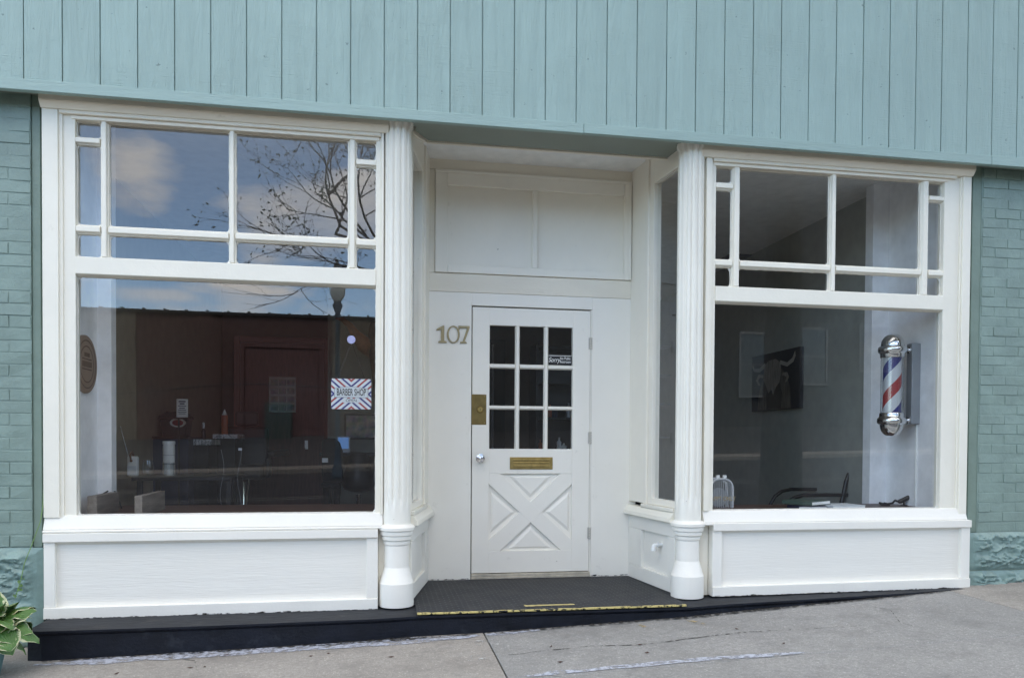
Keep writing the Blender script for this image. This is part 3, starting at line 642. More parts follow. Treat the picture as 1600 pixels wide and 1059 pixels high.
# decal on the upper right pane
pd = at(877, 563, DY+.02)
b = MB(); b.box(1.309, 1.498, DY+.0215, DY+.0228, .622, .690); dk = b.build('notice_decal', 'ink', DOOR, label='small black notice decal with white lettering')
b = MB(); b.box(1.309, 1.498, DY+.0205, DY+.0214, .684, .688); b.build('decal_border', 'paper', dk)
text('lettering', 'Sorry', .052, 'paper', dk, front(1.354, DY+.0213, .652), .78, .35, .0003); text('lettering', 'No Public', .030, 'paper', dk, front(1.446, DY+.0213, .665), .72, 0, .0003); text('lettering', 'Restroom', .030, 'paper', dk, front(1.446, DY+.0213, .639), .74, 0, .0003)
# house number: serifed brass figures
NZ0, NZ1 = .757, .887; hN = NZ1-NZ0; ny0, ny1 = BY-.011, BY-.0003
def loop(b, outer, inner):
    n = len(outer); vs = [(x, y, z) for y in (ny0, ny1) for (x, z) in outer+inner]
    fs = [(i, (i+1) % n, n+(i+1) % n, n+i) for i in range(n)]
    fs += [(i, 2*n+i, 2*n+(i+1) % n, (i+1) % n) for i in range(n)]+[(n+i, n+(i+1) % n, 3*n+(i+1) % n, 3*n+i) for i in range(n)]
    b.add(vs, fs)
NUM = MB(); NUM.prism([(.446, NZ0), (.510, NZ0), (.510, NZ0+.010), (.491, NZ0+.016), (.491, NZ1), (.480, NZ1), (.430, NZ1-.030), (.434, NZ1-.040), (.466, NZ1-.028), (.466, NZ0+.016), (.446, NZ0+.010)], ny0, ny1)
N_ = NUM.build('house_number', 'nickel', SHOP, .0015)
o = [(.560+.049*math.cos(2*math.pi*i/40), (NZ0+NZ1)/2+hN/2*1.02*math.sin(2*math.pi*i/40)) for i in range(40)]; q = [(.560+.0345*math.cos(2*math.pi*i/40), (NZ0+NZ1)/2+hN/2*.88*math.sin(2*math.pi*i/40)) for i in range(40)]
b = MB(); loop(b, o, q); b.build('house_number', 'nickel', SHOP, .0015)
b = MB(); b.prism([(.598, NZ1+.002), (.684, NZ1+.002), (.684, NZ1-.012), (.648, NZ0+.016), (.660, NZ0+.010), (.664, NZ0), (.612, NZ0), (.612, NZ0+.010), (.632, NZ0+.016), (.664, NZ1-.014), (.614, NZ1-.014), (.604, NZ1-.034), (.598, NZ1-.036)], ny0, ny1); b.build('house_number', 'nickel', SHOP, .0015)

# ------------------------------------------------------------------ the room behind the glass
RX0, RX1, RY1, FZ, CZ = -2.12, 4.14, 6.1, -1.04, 2.14
structure(MB().box(RX0, RX1, .86, RY1, FZ-.05, FZ).build('floor', 'wood_floor'))
structure(MB().box(-2.3, 4.6, .07, RY1, CZ, CZ+.05).build('ceiling', 'room_ceiling'))
structure(MB().box(RX1, RX1+.1, .831, RY1, FZ, CZ).build('side_room_wall', 'room_wall'))
structure(MB().box(RX0-.1, RX0, .58, RY1, FZ, CZ).build('side_room_wall', 'tan_wall'))
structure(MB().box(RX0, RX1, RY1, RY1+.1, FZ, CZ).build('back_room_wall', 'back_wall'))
b = MB(); b.box(-2.0, -1.855, .07, .56, -.9, CZ); b.box(-2.2, -1.770, .56, .66, FZ, CZ); structure(b.build('window_return_wall', 'return_wall', None, .003))
b = MB(); b.box(4.137, 4.40, .07, .73, -.9, CZ); b.box(at(1361, 600, .73).x, 4.40, .73, .83, FZ, CZ); structure(b.build('window_return_wall', 'return_wall', None, .003))
# display ledges
structure(MB().box(-1.852, .02, .06, .98, -.53, -.47).build('display_ledge', 'ledge_wood', None, .004)); structure(MB().box(2.22, 4.136, .06, .66, -.53, -.475).build('display_ledge', 'ledge_wood', None, .004))
structure(MB().box(-1.85, .02, .90, .96, FZ, -.53).build('ledge_front', 'ledge_wood')); structure(MB().box(2.22, 4.07, .58, .64, FZ, -.53).build('ledge_front', 'ledge_wood'))
LZ = -.47
# brown tan panel, partition with the office corner
p = at(512, 600, 4.9)
structure(MB().box(p.x, .75, 4.9, 5.0, FZ, CZ).build('partition_wall', 'room_wall'))
# double door in the back
q0, q1 = at(366, 600, 6.0), at(515, 600, 6.0); zt = at(440, 527, 6.0).z
BD = thing('interior_door', ((q0.x+q1.x)/2, 6.0, FZ), 'dark red brown interior door in a wide casing on the back wall', 'door')
b = MB(); b.box(q0.x+.08, q1.x-.08, 6.03, 6.07, FZ, zt-.08); b.build('door_panel', 'red_door', BD)
b = MB(); b.box(q0.x, q0.x+.075, 5.96, 6.05, FZ, zt); b.box(q1.x-.075, q1.x, 5.96, 6.05, FZ, zt); b.box(q0.x+.076, q1.x-.076, 5.96, 6.05, zt-.075, zt); b.build('door_casing', 'casing', BD, .01)
b = MB(); b.box((q0.x+q1.x)/2+.3, (q0.x+q1.x)/2+.34, 6.0, 6.03, -.1, .02); b.build('handle', 'steel', BD)
# poster of small photographs
def photo_mat():
    m, t, b = base('poster_photographs', (.3, .3, .3), .4)
    v = t.mapping((1, 1, 1)); n = t.new('ShaderNodeTexNoise'); n.inputs['Scale'].default_value = 11; n.inputs['Detail'].default_value = 3; t.link(v, n.inputs['Vector'])
    t.link(t.mix(.6, n.outputs['Color'], t.ramp(n.outputs['Fac'], ((.35, (.10, .12, .14)), (.65, (.6, .6, .6))))), b.inputs['Base Color']); return m
M['photos'] = photo_mat()
a, c = at(420, 588, 6.0), at(462, 644, 6.0)
PO = thing('poster', ((a.x+c.x)/2, 6.02, c.z), 'white poster with a grid of twelve small photographs on the back door', 'poster')
bx('sheet', 'paper', PO, a.x, c.x, 6.015, 6.02, c.z, a.z, bevel=0)
W_, H_ = (c.x-a.x), (a.z-c.z)
for i in range(3):
    for j in range(4): bx('photograph', 'photos', PO, a.x+W_*(.06+.31*i), a.x+W_*(.06+.31*i+.27), 6.012, 6.0145, c.z+H_*(.05+.235*j), c.z+H_*(.05+.235*j+.16), bevel=0)
# round wall sign on the left return
b = MB(); b.lathe([(.185, 0), (.185, .014), (.18, .018)], (-1.855, .315, .487), 48, 'x'); RS = tag(b.build('round_sign', 'kraft', None, origin=(-1.855, .315, .30)), 'round brown wooden sign with dark ring and lettering on the white return wall', 'sign')
b = MB()
for r in (.155, .118):
    o = [(.315+r*math.cos(2*math.pi*i/40), .487+r*math.sin(2*math.pi*i/40)) for i in range(40)]; q = [(.315+(r-.006)*math.cos(2*math.pi*i/40), .487+(r-.006)*math.sin(2*math.pi*i/40)) for i in range(40)]
    n = 40; b.add([(-1.8365, y, z) for y, z in o+q], [(i, (i+1) % n, n+(i+1) % n, n+i) for i in range(n)])
for z in (.455, .520): b.box(-1.8368, -1.836, .235, .395, z-.003, z+.003)
for i in range(9): b.box(-1.8368, -1.836, .24+.018*i, .25+.018*i, .470, .505)
for i in range(5): b.box(-1.8368, -1.836, .275+.018*i, .287+.018*i, .535, .56)
b.build('sign_marks', 'hide', RS)

# ---- things on the left ledge
for (x, y0, y1_, xr, lab) in ((-1.765, .10, .52, .055, 'grey weathered plank on edge nearer the white return wall'), (-1.492, .10, .62, .045, 'grey weathered plank on edge standing clear of the cord')):
    b = MB(); b.box(x, x+xr, y0, y1_, LZ+.0005, LZ+.128); tag(b.build('wooden_plank', 'plank_wood', None, .003, origin=(x+xr/2, .3, LZ)), lab, 'plank', 'planks on the window ledge')
b = MB(); c0 = [at(148, 797, .35), at(152, 785, .45), at(160, 772, .52), at(170, 766, .57), at(180, 768, .62), at(190, 790, .68)]; c0[0].z = LZ+.006; c0[-1].z = LZ+.006; b.tube(c0, .006, 8)
tag(b.build('power_cord', 'black_plastic', None, origin=c0[0]), 'black cord arching over the ledge behind the first plank', 'cord')
# table with radio, glass, canister
TZ = -.290
TB = thing('side_table', (-1.3, 1.85, FZ), 'dark grey table carrying the radio and glass inside the window', 'table')
bx('table_top', 'black_plastic', TB, -1.95, -1.18, 1.58, 2.2, TZ-.03, TZ, bevel=.004)
for x in (-1.92, -1.23):
    for y in (1.62, 2.14): bx('leg', 'black_plastic', TB, x, x+.04, y, y+.04, FZ, TZ-.03)
pr = at(208, 743, 1.72); pr.z = TZ
RD = thing('radio', pr, 'white portable radio with leather strap and raised antenna', 'radio')
b = MB(); b.box(pr.x-.04, pr.x+.04, pr.y-.03, pr.y+.03, TZ+.0005, TZ+.165); b.build('case', 'white_plastic', RD, .015, 3)
b = MB(); b.box(pr.x-.034, pr.x+.034, pr.y-.0312, pr.y-.0302, TZ+.015, TZ+.085); b.build('grille', 'sign_white', RD)
b = MB(); b.tube([(pr.x-.005, pr.y-.034, TZ+.13), (pr.x-.012, pr.y-.036, TZ+.175), (pr.x-.008, pr.y, TZ+.20), (pr.x-.004, pr.y+.034, TZ+.15)], .008, 6); b.lathe([(.011, 0), (.011, -.006)], (pr.x-.004, pr.y-.034, TZ+.128), 12, 'y'); b.build('strap', 'leather', RD)
e = at(188, 666, 1.74); b = MB(); b.tube([(pr.x-.038, pr.y+.01, TZ+.16), e], .0025, 6); b.build('antenna', 'steel', RD)
pg = at(231, 735, 1.75); pg.z = TZ
b = MB(); b.lathe([(.028, .002), (.040, .02), (.047, .06), (.043, .10), (.038, .135), (.036, .135), (.041, .10), (.044, .06), (.037, .024), (.004, .012)], pg, 24, cap=False); tag(b.build('wine_glass', 'tube_glass', None, origin=pg), 'clear stemless wine glass beside the white radio', 'glass')
pc = at(264, 735, 1.9); pc.z = TZ
CN = thing('canister', pc, 'tall white canister with a grey band and lid', 'canister')
b = MB(); b.lathe([(.046, .001), (.048, .01), (.048, .25), (.044, .262)], pc, 28); b.build('body', 'white_plastic', CN); MB().lathe([(.0485, .09), (.0485, .10)], pc, 28, cap=False).build('band', 'grey_metal', CN); MB().lathe([(.0485, .17), (.0485, .173)], pc, 28, cap=False).build('band', 'grey_metal', CN); b = MB(); b.lathe([(.05, .262), (.05, .285), (.046, .29)], pc, 28); b.build('lid', 'white_plastic', CN)
pj = at(264, 738, 1.74); pj.z = TZ
b = MB(); b.lathe([(.038, .001), (.042, .01), (.043, .11), (.040, .112), (.039, .014), (.004, .012)], pj, 24, cap=False); tag(b.build('glass_jar', 'tube_glass', None, origin=pj), 'low clear jar in front of the white canister', 'jar')
# dark cabinet, coffee urn, notice on a stand
pk = at(271, 682, 2.9); kz = at(271, 682, 2.9).z
CB = thing('cabinet', (pk.x, 3.1, FZ), 'dark cabinet under the black lidded bin', 'cabinet')
bx('body', 'navy', CB, pk.x-.16, pk.x+.16, 2.8, 3.3, FZ, kz-.02); bx('top', 'black_plastic', CB, pk.x-.17, pk.x+.17, 2.78, 3.3, kz-.02, kz)
UB = thing('lidded_bin', (pk.x, 3.0, kz), 'black lidded bin with a red and white oval label', 'bin')
b = MB(); b.prism([(pk.x-.105, kz+.001), (pk.x+.105, kz+.001), (pk.x+.13, kz+.17), (pk.x-.13, kz+.17)], 2.9, 3.12); b.build('body', 'black_plastic', UB, .01); b = MB(); b.prism([(pk.x-.14, kz+.1705), (pk.x+.14, kz+.1705), (pk.x+.13, kz+.20), (pk.x+.07, kz+.245), (pk.x-.055, kz+.245), (pk.x-.13, kz+.20)], 2.88, 3.14); b.build('lid', 'black_plastic', UB, .01)
b = MB(); b.T = Matrix.Translation((pk.x+.042, 2.895, kz+.135)) @ Matrix.Diagonal((1.7, 1, 1, 1)); b.lathe([(.043, 0), (.043, -.005)], (0, 0, 0), 28, 'y'); lb = b.build('oval_label', 'paper', UB); b = MB(); b.T = Matrix.Translation((pk.x+.042, 2.889, kz+.135)) @ Matrix.Diagonal((1.7, 1, 1, 1)); b.lathe([(.03, 0), (.03, -.002)], (0, 0, 0), 28, 'y'); b.build('oval_centre', 'red_ink', lb)
a, c = at(276, 623, 2.6), at(294, 652, 2.6); ft = at(279, 712, 2.6)
NS = thing('notice_stand', (ft.x, 2.6, FZ), 'white printed notice on a thin dark stand', 'sign')
bx('board', 'paper', NS, a.x, c.x, 2.59, 2.60, c.z, a.z, bevel=.003)
b = MB(); b.tube([(ft.x, 2.612, FZ), (ft.x, 2.612, a.z-.05)], .008, 8); b.lathe([(.09, 0), (.09, .012)], (ft.x, 2.612, FZ), 20); b.build('stand', 'black_plastic', NS)
b = MB(); hN_ = a.z-c.z
for f, wd, th in ((.86, .6, .06), (.74, .42, .06), (.62, .7, .035), (.5, .5, .04), (.40, .7, .03), (.30, .75, .03), (.20, .6, .03)): b.box((a.x+c.x)/2-wd*(c.x-a.x)/2, (a.x+c.x)/2+wd*(c.x-a.x)/2, 2.5885, 2.5899, c.z+hN_*(f-th/2), c.z+hN_*(f+th/2))
b.build('printed_lines', 'navy', NS)
# barber stations with marble edges, bottles
def station(x0, x1, yt, yb, Y, lab):
    a, c = at(x0, yt, Y), at(x1, yb, Y)
    S = thing('barber_station', ((a.x+c.x)/2, Y+.2, FZ), lab, 'counter', 'marble edged barber stations')
    bx('marble_top', 'marble', S, a.x, c.x, Y, Y+.45, c.z, a.z, bevel=.003); bx('cabinet_body', 'black_plastic', S, a.x+.03, c.x-.03, Y+.03, Y+.45, FZ, c.z)
    return a, c
a1, c1 = station(285, 330, 686, 695, 3.0, 'lower black counter with veined white marble top behind the notice stand')
a2, c2 = station(332, 371, 678, 685, 3.5, 'farther black counter with grey marble top below the orange bottle')
p = Vector((at(318, 686, 3.1).x, 3.1, a1.z)); B1 = thing('spray_bottle', p, 'dark bottle with a white cap on the lower marble counter', 'bottle')
b = MB(); b.lathe([(.022, .001), (.022, .085), (.01, .105), (.01, .11)], p, 16); b.build('body', 'black_plastic', B1); b = MB(); b.lathe([(.012, .11), (.012, .165), (.008, .17)], p, 16); b.build('cap', 'white_plastic', B1)
p = Vector((at(351, 678, 3.6).x, 3.6, a2.z)); B2 = thing('lotion_bottle', p, 'tall orange bottle with a white cone cap on the farther counter', 'bottle')
b = MB(); b.lathe([(.032, .001), (.034, .02), (.034, .19), (.027, .205)], p, 18); b.build('body', 'orange_bottle', B2); b = MB(); b.lathe([(.027, .205), (.013, .24), (.005, .265)], p, 18); b.build('cap', 'white_plastic', B2)
# black barber chair
p = at(374, 690, 3.9); cx = p.x
BC = thing('barber_chair', (cx, 4.0, FZ), 'bulky black leather barber chair near the marble counters', 'chair')
sz = -.42
b = MB(); b.box(cx-.26, cx+.26, 3.74, 4.25, sz, sz+.16); b.build('seat', 'black_leather', BC, .04, 3)
b = MB(); b.T = Matrix.Translation((cx, 4.26, sz+.1)) @ Matrix.Rotation(R(-12), 4, 'X'); b.box(-.25, .25, -.05, .08, 0, .50); b.build('backrest', 'black_leather', BC, .04, 3)
b = MB(); b.T = Matrix.Translation((cx, 4.39, sz+.60)); b.box(-.13, .13, -.04, .05, 0, .17); b.build('headrest', 'black_leather', BC, .03, 3)
for s in (-1, 1):
    b = MB(); b.box(cx+s*.29-.045, cx+s*.29+.045, 5.74, 4.26, sz+.24, sz+.32); b.box(cx+s*.29-.03, cx+s*.29+.03, 3.95, 4.1, sz+.02, sz+.24); b.build('armrest', 'black_leather', BC, .025, 3)
b = MB(); b.lathe([(.30, 0), (.30, .03), (.10, .06), (.08, .12), (.08, .60)], (cx, 4.0, FZ), 28); b.build('pedestal', 'chrome', BC)
b = MB(); b.box(cx-.2, cx+.2, 3.4, 3.55, FZ+.16, FZ+.19); b.tube([(cx-.12, 3.77, sz), (cx-.12, 3.48, FZ+.18)], .02); b.tube([(cx+.12, 3.77, sz), (cx+.12, 3.48, FZ+.18)], .02); b.build('footrest', 'chrome', BC)
# white cords hanging down behind the ledge
for px_, lab in ((345, 'thin white cable hanging behind the window ledge, nearer the planks'), (372, 'thin white cable hanging from a small clip, farther from the planks')):
    pts = [at(px_+2+3*math.sin(i*.9+px_), 702+12*i, 1.2) for i in range(9)]; b = MB(); b.tube(pts, .0010, 5)
    if px_ == 372: b.box(pts[0].x-.02, pts[0].x+.005, pts[0].y-.005, pts[0].y+.005, pts[0].z-.008, pts[0].z+.012)
    tag(b.build('white_cable', 'grey_metal', None, origin=pts[-1]), lab, 'cable', 'thin cables by the ledge')
# draped black salon chair near the hanging sign
cxs, cys = at(519, 690, 3.5).x, 3.5
def px2(x, y): return at(x, y, cys)
SC = thing('salon_chair', (cxs, cys, FZ), 'tall black salon chair with rounded back and chrome feet below the hanging sign', 'chair')
o_ = [(503, 690), (506, 686), (514, 684), (524, 685), (531, 691), (535, 704), (536, 722), (536, 748), (534, 756), (505, 756), (503, 740), (503, 705)]
b = MB(); b.prism([(px2(x, y).x, px2(x, y).z) for x, y in o_], cys-.06, cys+.06); b.build('backrest', 'black_cloth', SC, .02, 3)
b = MB(); b.box(px2(505, 0).x, px2(534, 0).x, cys-.2, cys+.2, px2(0, 762).z, px2(0, 753).z); b.build('seat', 'black_cloth', SC, .02, 3)
for xa, xb in ((511, 513), (529, 526)):
    b = MB(); b.tube([(px2(xa, 0).x, cys, px2(0, 758).z), (px2(xb, 0).x, cys, FZ+.03)], [.042, .021], 12); lg = b.build('leg', 'black_cloth', SC); b = MB(); b.lathe([(.026, 0), (.026, .07), (.022, .08)], (px2(xb, 0).x, cys, FZ), 14); b.build('foot', 'chrome', lg)
b = MB(); lp = px2(504, 715); lq = px2(513, 722); b.box(lp.x, lq.x, cys-.068, cys-.061, lq.z, lp.z); b.build('tag', 'paper', SC)
# bag beside it, desk, laptop, framed picture, longhorn mount
cyb = 3.9; zf_ = FZ
b = MB(); c_ = at(560, 745, cyb); b.T = Matrix.Translation((c_.x, cyb, at(560, 768, cyb).z)); b.lathe([(.08, 0), (.16, .03), (.185, .08), (.165, .2), (.12, .35), (.09, .44)], (0, 0, 0), 24)
OC = thing('office_chair', (c_.x, cyb, FZ), 'black upholstered office chair in front of the desk', 'chair'); ob_ = b.build('backrest', 'black_leather', OC)
b = MB(); b.lathe([(.03, .05), (.03, .45)], (c_.x, cyb, FZ), 12); b.build('post', 'chrome', OC)
for k in range(5):
    b = MB(); a_ = 2*math.pi*k/5; b.tube([(c_.x, cyb, FZ+.10), (c_.x+.28*math.cos(a_), cyb+.28*math.sin(a_), FZ+.05)], .02); b.build('leg', 'chrome', OC)
dz_ = at(540, 707, 4.3).z; d0, d1 = at(500, 707, 4.3).x, .6
DK = thing('desk', (0, 4.5, FZ), 'dark desk carrying a laptop against the grey partition', 'desk')
bx('desk_top', 'black_plastic', DK, d0, d1, 4.2, 4.88, dz_-.04, dz_); bx('desk_panel', 'navy', DK, d0+.05, d0+.09, 4.25, 4.85, FZ, dz_-.04); bx('desk_panel', 'navy', DK, d1-.09, d1-.05, 4.25, 4.85, FZ, dz_-.04)
a, c = at(526, 681, 4.5), at(547, 702, 4.5)
LT = thing('laptop', ((a.x+c.x)/2, 4.5, dz_), 'open silver laptop with a blue screen on the dark desk', 'laptop')
bx('lid', 'grey_metal', LT, a.x, c.x, 4.50, 4.51, dz_+.01, a.z); bx('screen', 'screen', LT, a.x+.018, c.x-.018, 4.496, 4.4995, dz_+.045, a.z-.016, bevel=0); bx('keyboard', 'grey_metal', LT, a.x, c.x, 4.34, 4.498, dz_+.0005, dz_+.012)
a, c = at(538, 646, 4.86), at(596, 686, 4.86)
FP = thing('framed_picture', ((a.x+c.x)/2, 4.88, c.z), 'black framed grey sports picture on the partition under the hanging sign', 'picture')
t_ = .022; b = MB(); b.box(a.x, c.x, 4.865, 4.898, a.z-t_, a.z); b.box(a.x, c.x, 4.865, 4.898, c.z, c.z+t_); b.box(a.x, a.x+t_, 4.865, 4.898, c.z+t_, a.z-t_); b.box(c.x-t_, c.x, 4.865, 4.898, c.z+t_, a.z-t_); b.build('frame', 'black_plastic', FP)
bx('print', 'photos', FP, a.x+t_, c.x-t_, 4.875, 4.885, c.z+t_, a.z-t_, bevel=0)
# longhorn mount
hy = 4.75
LH = thing('longhorn_mount', (at(592, 560, hy).x, 4.89, at(592, 560, hy).z), 'brown longhorn head mount on the partition above the hanging sign', 'mount')
P_ = [at(600, 545, hy), at(580, 545, hy-.02), at(568, 537, hy-.05), at(556, 523, hy-.08), at(546, 508, hy-.1), at(535, 499, hy-.1), at(524, 497, hy-.1)]
b = MB(); b.tube(P_, [.07, .115, .105, .065, .043, .028, .01], 14); b.build('horn', 'horn', LH)
b = MB(); b.tube([at(586, 505, hy), at(590, 530, hy-.05), at(592, 560, hy-.1), at(592, 590, hy-.14), at(590, 620, hy-.16)], [.07, .12, .115, .08, .045], 14); b.build('head', 'hide', LH)
b = MB(); b.tube([at(640, 545, hy), at(655, 523, hy-.08), at(676, 497, hy-.1)], [.105, .06, .01], 14); b.build('horn', 'horn', LH)
# hanging open sign inside the glass
a, c = at(517.5, 591, .075), at(580, 639.5, .075); sw, sh = c.x-a.x, a.z-c.z; mx, mz = (a.x+c.x)/2, (a.z+c.z)/2
HS = thing('barber_sign', (mx, .075, c.z), 'striped red white and blue barber shop open sign hanging inside the glass', 'sign')
def rrect(x0, x1, z0, z1, r, n=6):
    P = []
    for cx_, cz_, a0 in ((x1-r, z1-r, 0), (x0+r, z1-r, 90), (x0+r, z0+r, 180), (x1-r, z0+r, 270)):
        for i in range(n+1): a_ = R(a0+90*i/n); P.append((cx_+r*math.cos(a_), cz_+r*math.sin(a_)))
    return P
def sign_stripes():                                     # diagonal stripes mirrored about both axes
    m, t, b = base('barber_stripes', (1, 1, 1), .35)
    c = t.new('ShaderNodeTexCoord'); s = t.new('ShaderNodeSeparateXYZ'); t.link(c.outputs['Object'], s.inputs[0])
    ax = t.math('ABSOLUTE', s.outputs[0]); az = t.math('ABSOLUTE', t.math('SUBTRACT', s.outputs[2], sh/2))
    u = t.math('FRACT', t.math('ADD', t.math('MULTIPLY', t.math('SUBTRACT', t.math('MULTIPLY', az, 1.15), ax), 1/.082), 4.93))
    col = t.ramp(u, ((0, (.36, .035, .04)), (.2, (.68, .72, .76)), (.5, (.028, .03, .20)), (.7, (.68, .72, .76))), 'CONSTANT'); t.link(col, b.inputs['Base Color']); return m
M['stripes'] = sign_stripes()
MB().prism(rrect(a.x, c.x, c.z, a.z, .012), .075, .079).build('sign_board', 'stripes', HS)
def bulge(x0, x1, z0, z1, k):
    n = 14; P = [(x0+(x1-x0)*i/n, z0) for i in range(n+1)]; P += [(x1-(x1-x0)*i/n, z1+k*math.sin(math.pi*i/n)) for i in range(n+1)]; return P
MB().prism(bulge(mx-.108, mx+.108, mz-.024, mz+.034, .014), .0735, .0749).build('plaque_border', 'grey_metal', HS)
MB().prism(bulge(mx-.104, mx+.104, mz-.020, mz+.030, .014), .0722, .0734).build('plaque', 'sign_white', HS)
text('lettering', 'BARBER SHOP', .062, 'ink', HS, front(mx, .0716, mz+.009), .475, 0, .0004, bold=.0009)
MB().prism(rrect(mx-.060, mx+.060, mz-.056, mz-.030, .012), .0725, .0739).build('plaque', 'sign_white', HS); text('lettering', 'OPEN', .026, 'ink', HS, front(mx, .0719, mz-.043), 1.05, 0, .0004)
hk = at(549, 531, .06); b = MB(); b.lathe([(.026, 0), (.022, .005), (.009, .009), (.008, .02)], (hk.x, .041, hk.z), 24, 'y'); SH_ = tag(b.build('suction_hook', 'cup', None, origin=hk), 'pale suction cup hook on the glass holding the sign strings', 'hook')
b = MB(); b.tube([(hk.x, .066, hk.z-.008), (mx-.085, .0765, a.z-.002)], .0012, 5); b.tube([(hk.x, .066, hk.z-.008), (mx+.085, .0765, a.z-.002)], .0012, 5); b.build('string', 'black_plastic', HS)

# ---- right window
# barber pole on the return wall
pc = at(1394, 600, .36); cx, cy = pc.x, .36; Z = lambda y: at(1394, y, .36).z
BP = thing('barber_pole', (cx, cy, Z(678)), 'chrome domed barber pole with red white and blue spiral on white wall', 'barber pole')
def helix():
    m, t, b = base('spiral_stripes', (1, 1, 1), .3)
    c = t.new('ShaderNodeTexCoord'); s = t.new('ShaderNodeSeparateXYZ'); t.link(c.outputs['Object'], s.inputs[0])
    a = t.math('DIVIDE', t.math('ARCTAN2', s.outputs[1], s.outputs[0]), 2*math.pi)
    u = t.math('FRACT', t.math('ADD', t.math('SUBTRACT', t.math('MULTIPLY', s.outputs[2], 1/.43), a), 10+HOFF))
    t.link(t.ramp(u, ((0, (.025, .03, .22)), (.24, (.72, .73, .76)), (.5, (.42, .03, .035)), (.74, (.72, .73, .76))), 'CONSTANT'), b.inputs['Base Color']); return m
HOFF = .5
M['helix'] = helix()
b = MB(); b.lathe([(.066, Z(648)), (.066, Z(556))], (cx, cy, 0), 40); b.build('striped_cylinder', 'helix', BP)
b = MB(); b.lathe([(.082, Z(646)), (.082, Z(558))], (cx, cy, 0), 40, cap=False); b.build('glass_tube', 'tube_glass', BP)
def dome(z0, sg, n=10): return [(.084*math.cos(i/n*math.pi/2)**.85, z0+sg*.095*math.sin(i/n*math.pi/2)) for i in range(n)]+[(.0, z0+sg*.095)]
zt_, zb_ = Z(552), Z(652)
b = MB(); b.lathe([(.085, zt_-.035), (.088, zt_-.03), (.088, zt_-.012), (.092, zt_), (.103, zt_+.008), (.105, zt_+.028), (.102, zt_+.046), (.090, zt_+.054)]+dome(zt_+.056, 1), (cx, cy, 0), 40); b.build('top_cap', 'chrome', BP)
b = MB(); b.lathe([(.085, zb_+.035), (.088, zb_+.03), (.088, zb_+.012), (.092, zb_), (.103, zb_-.008), (.105, zb_-.028), (.102, zb_-.046), (.090, zb_-.054)]+dome(zb_-.056, -1), (cx, cy, 0), 40); b.build('bottom_cap', 'chrome', BP)
b = MB(); b.box(4.062, 4.1365, cy-.032, cy+.032, Z(662), Z(536)); b.build('wall_bracket', 'grey_metal', BP, .004)
for zz_ in (Z(546), Z(656)): b = MB(); b.tube([(cx+.08, cy, zz_), (4.063, cy, zz_)], .016, 10); b.lathe([(.026, 0), (.026, .012)], (4.05, cy, zz_), 12, 'x'); b.build('arm', 'chrome', BP)
b = MB(); b.box(4.124, 4.1365, cy-.008, cy+.008, -.4745, Z(663)); tag(b.build('cable_channel', 'white_plastic', None, .002, origin=(4.13, cy, -.475)), 'thin white cable channel running down the wall below the barber pole', 'cable channel')
# painting of a long haired cow
y0p, y1p = at_x(1250, 590, RX1-.04).y, at_x(1175, 590, RX1-.04).y; zp1 = at_x(1250, 541, RX1-.04).z; zp0 = at_x(1251, 637, RX1-.04).z
CP = thing('canvas_painting', (RX1-.02, (y0p+y1p)/2, zp0), 'dark canvas painting of a shaggy horned cow on the grey room wall', 'painting')
plain('canvas_dark', (.018, .02, .028), .7); bx('canvas', 'canvas_dark', CP, RX1-.04, RX1-.0005, y0p, y1p, zp0, zp1)
def face(name, mat, pts, d):                            # u from the far end, w from the bottom, both 0..1
    b = MB(); b.prism([(y1p-u*(y1p-y0p), zp0+w*(zp1-zp0)) for u, w in pts], RX1-.0405-d, RX1-.0402-d+.0002, 'x'); return b.build(name, mat, CP)
plain('cow_fur', (.10, .085, .07), .9, var=.6, vs=5, st=(1, 14, 1.4)); plain('cow_fur_light', (.24, .21, .18), .9, var=.5, vs=5, st=(1, 14, 1.4)); plain('cow_horn', (.36, .33, .29), .7); plain('cow_dark', (.025, .018, .014), .9)
face('cow_body', 'cow_fur', [(.14, .01), (.17, .35), (.28, .60), (.40, .72), (.62, .72), (.74, .58), (.82, .35), (.84, .01)], .001)
face('cow_muzzle', 'cow_dark', [(.34, .02), (.33, .28), (.40, .48), (.60, .48), (.66, .28), (.64, .02)], .002)
face('cow_fringe', 'cow_fur_light', [(.28, .80), (.27, .55), (.33, .42), (.38, .30), (.44, .36), (.48, .26), (.53, .38), (.60, .46), (.64, .60), (.63, .80), (.52, .88), (.38, .87)], .003)
face('cow_horn', 'cow_horn', [(.30, .84), (.18, .76), (.06, .78), (.02, .86), (.01, .82), (.05, .73), (.18, .69), (.30, .76)], .004)
face('cow_horn', 'cow_horn', [(.62, .84), (.76, .78), (.86, .84), (.91, .95), (.92, .86), (.88, .77), (.76, .71), (.62, .77)], .004)
face('cow_ear', 'cow_fur_light', [(.26, .64), (.16, .66), (.10, .56), (.16, .46), (.20, .46), (.15, .55), (.19, .60), (.27, .58)], .004); face('cow_ear', 'cow_fur_light', [(.66, .62), (.76, .62), (.80, .54), (.76, .46), (.72, .45), (.75, .53), (.72, .56), (.66, .57)], .004)
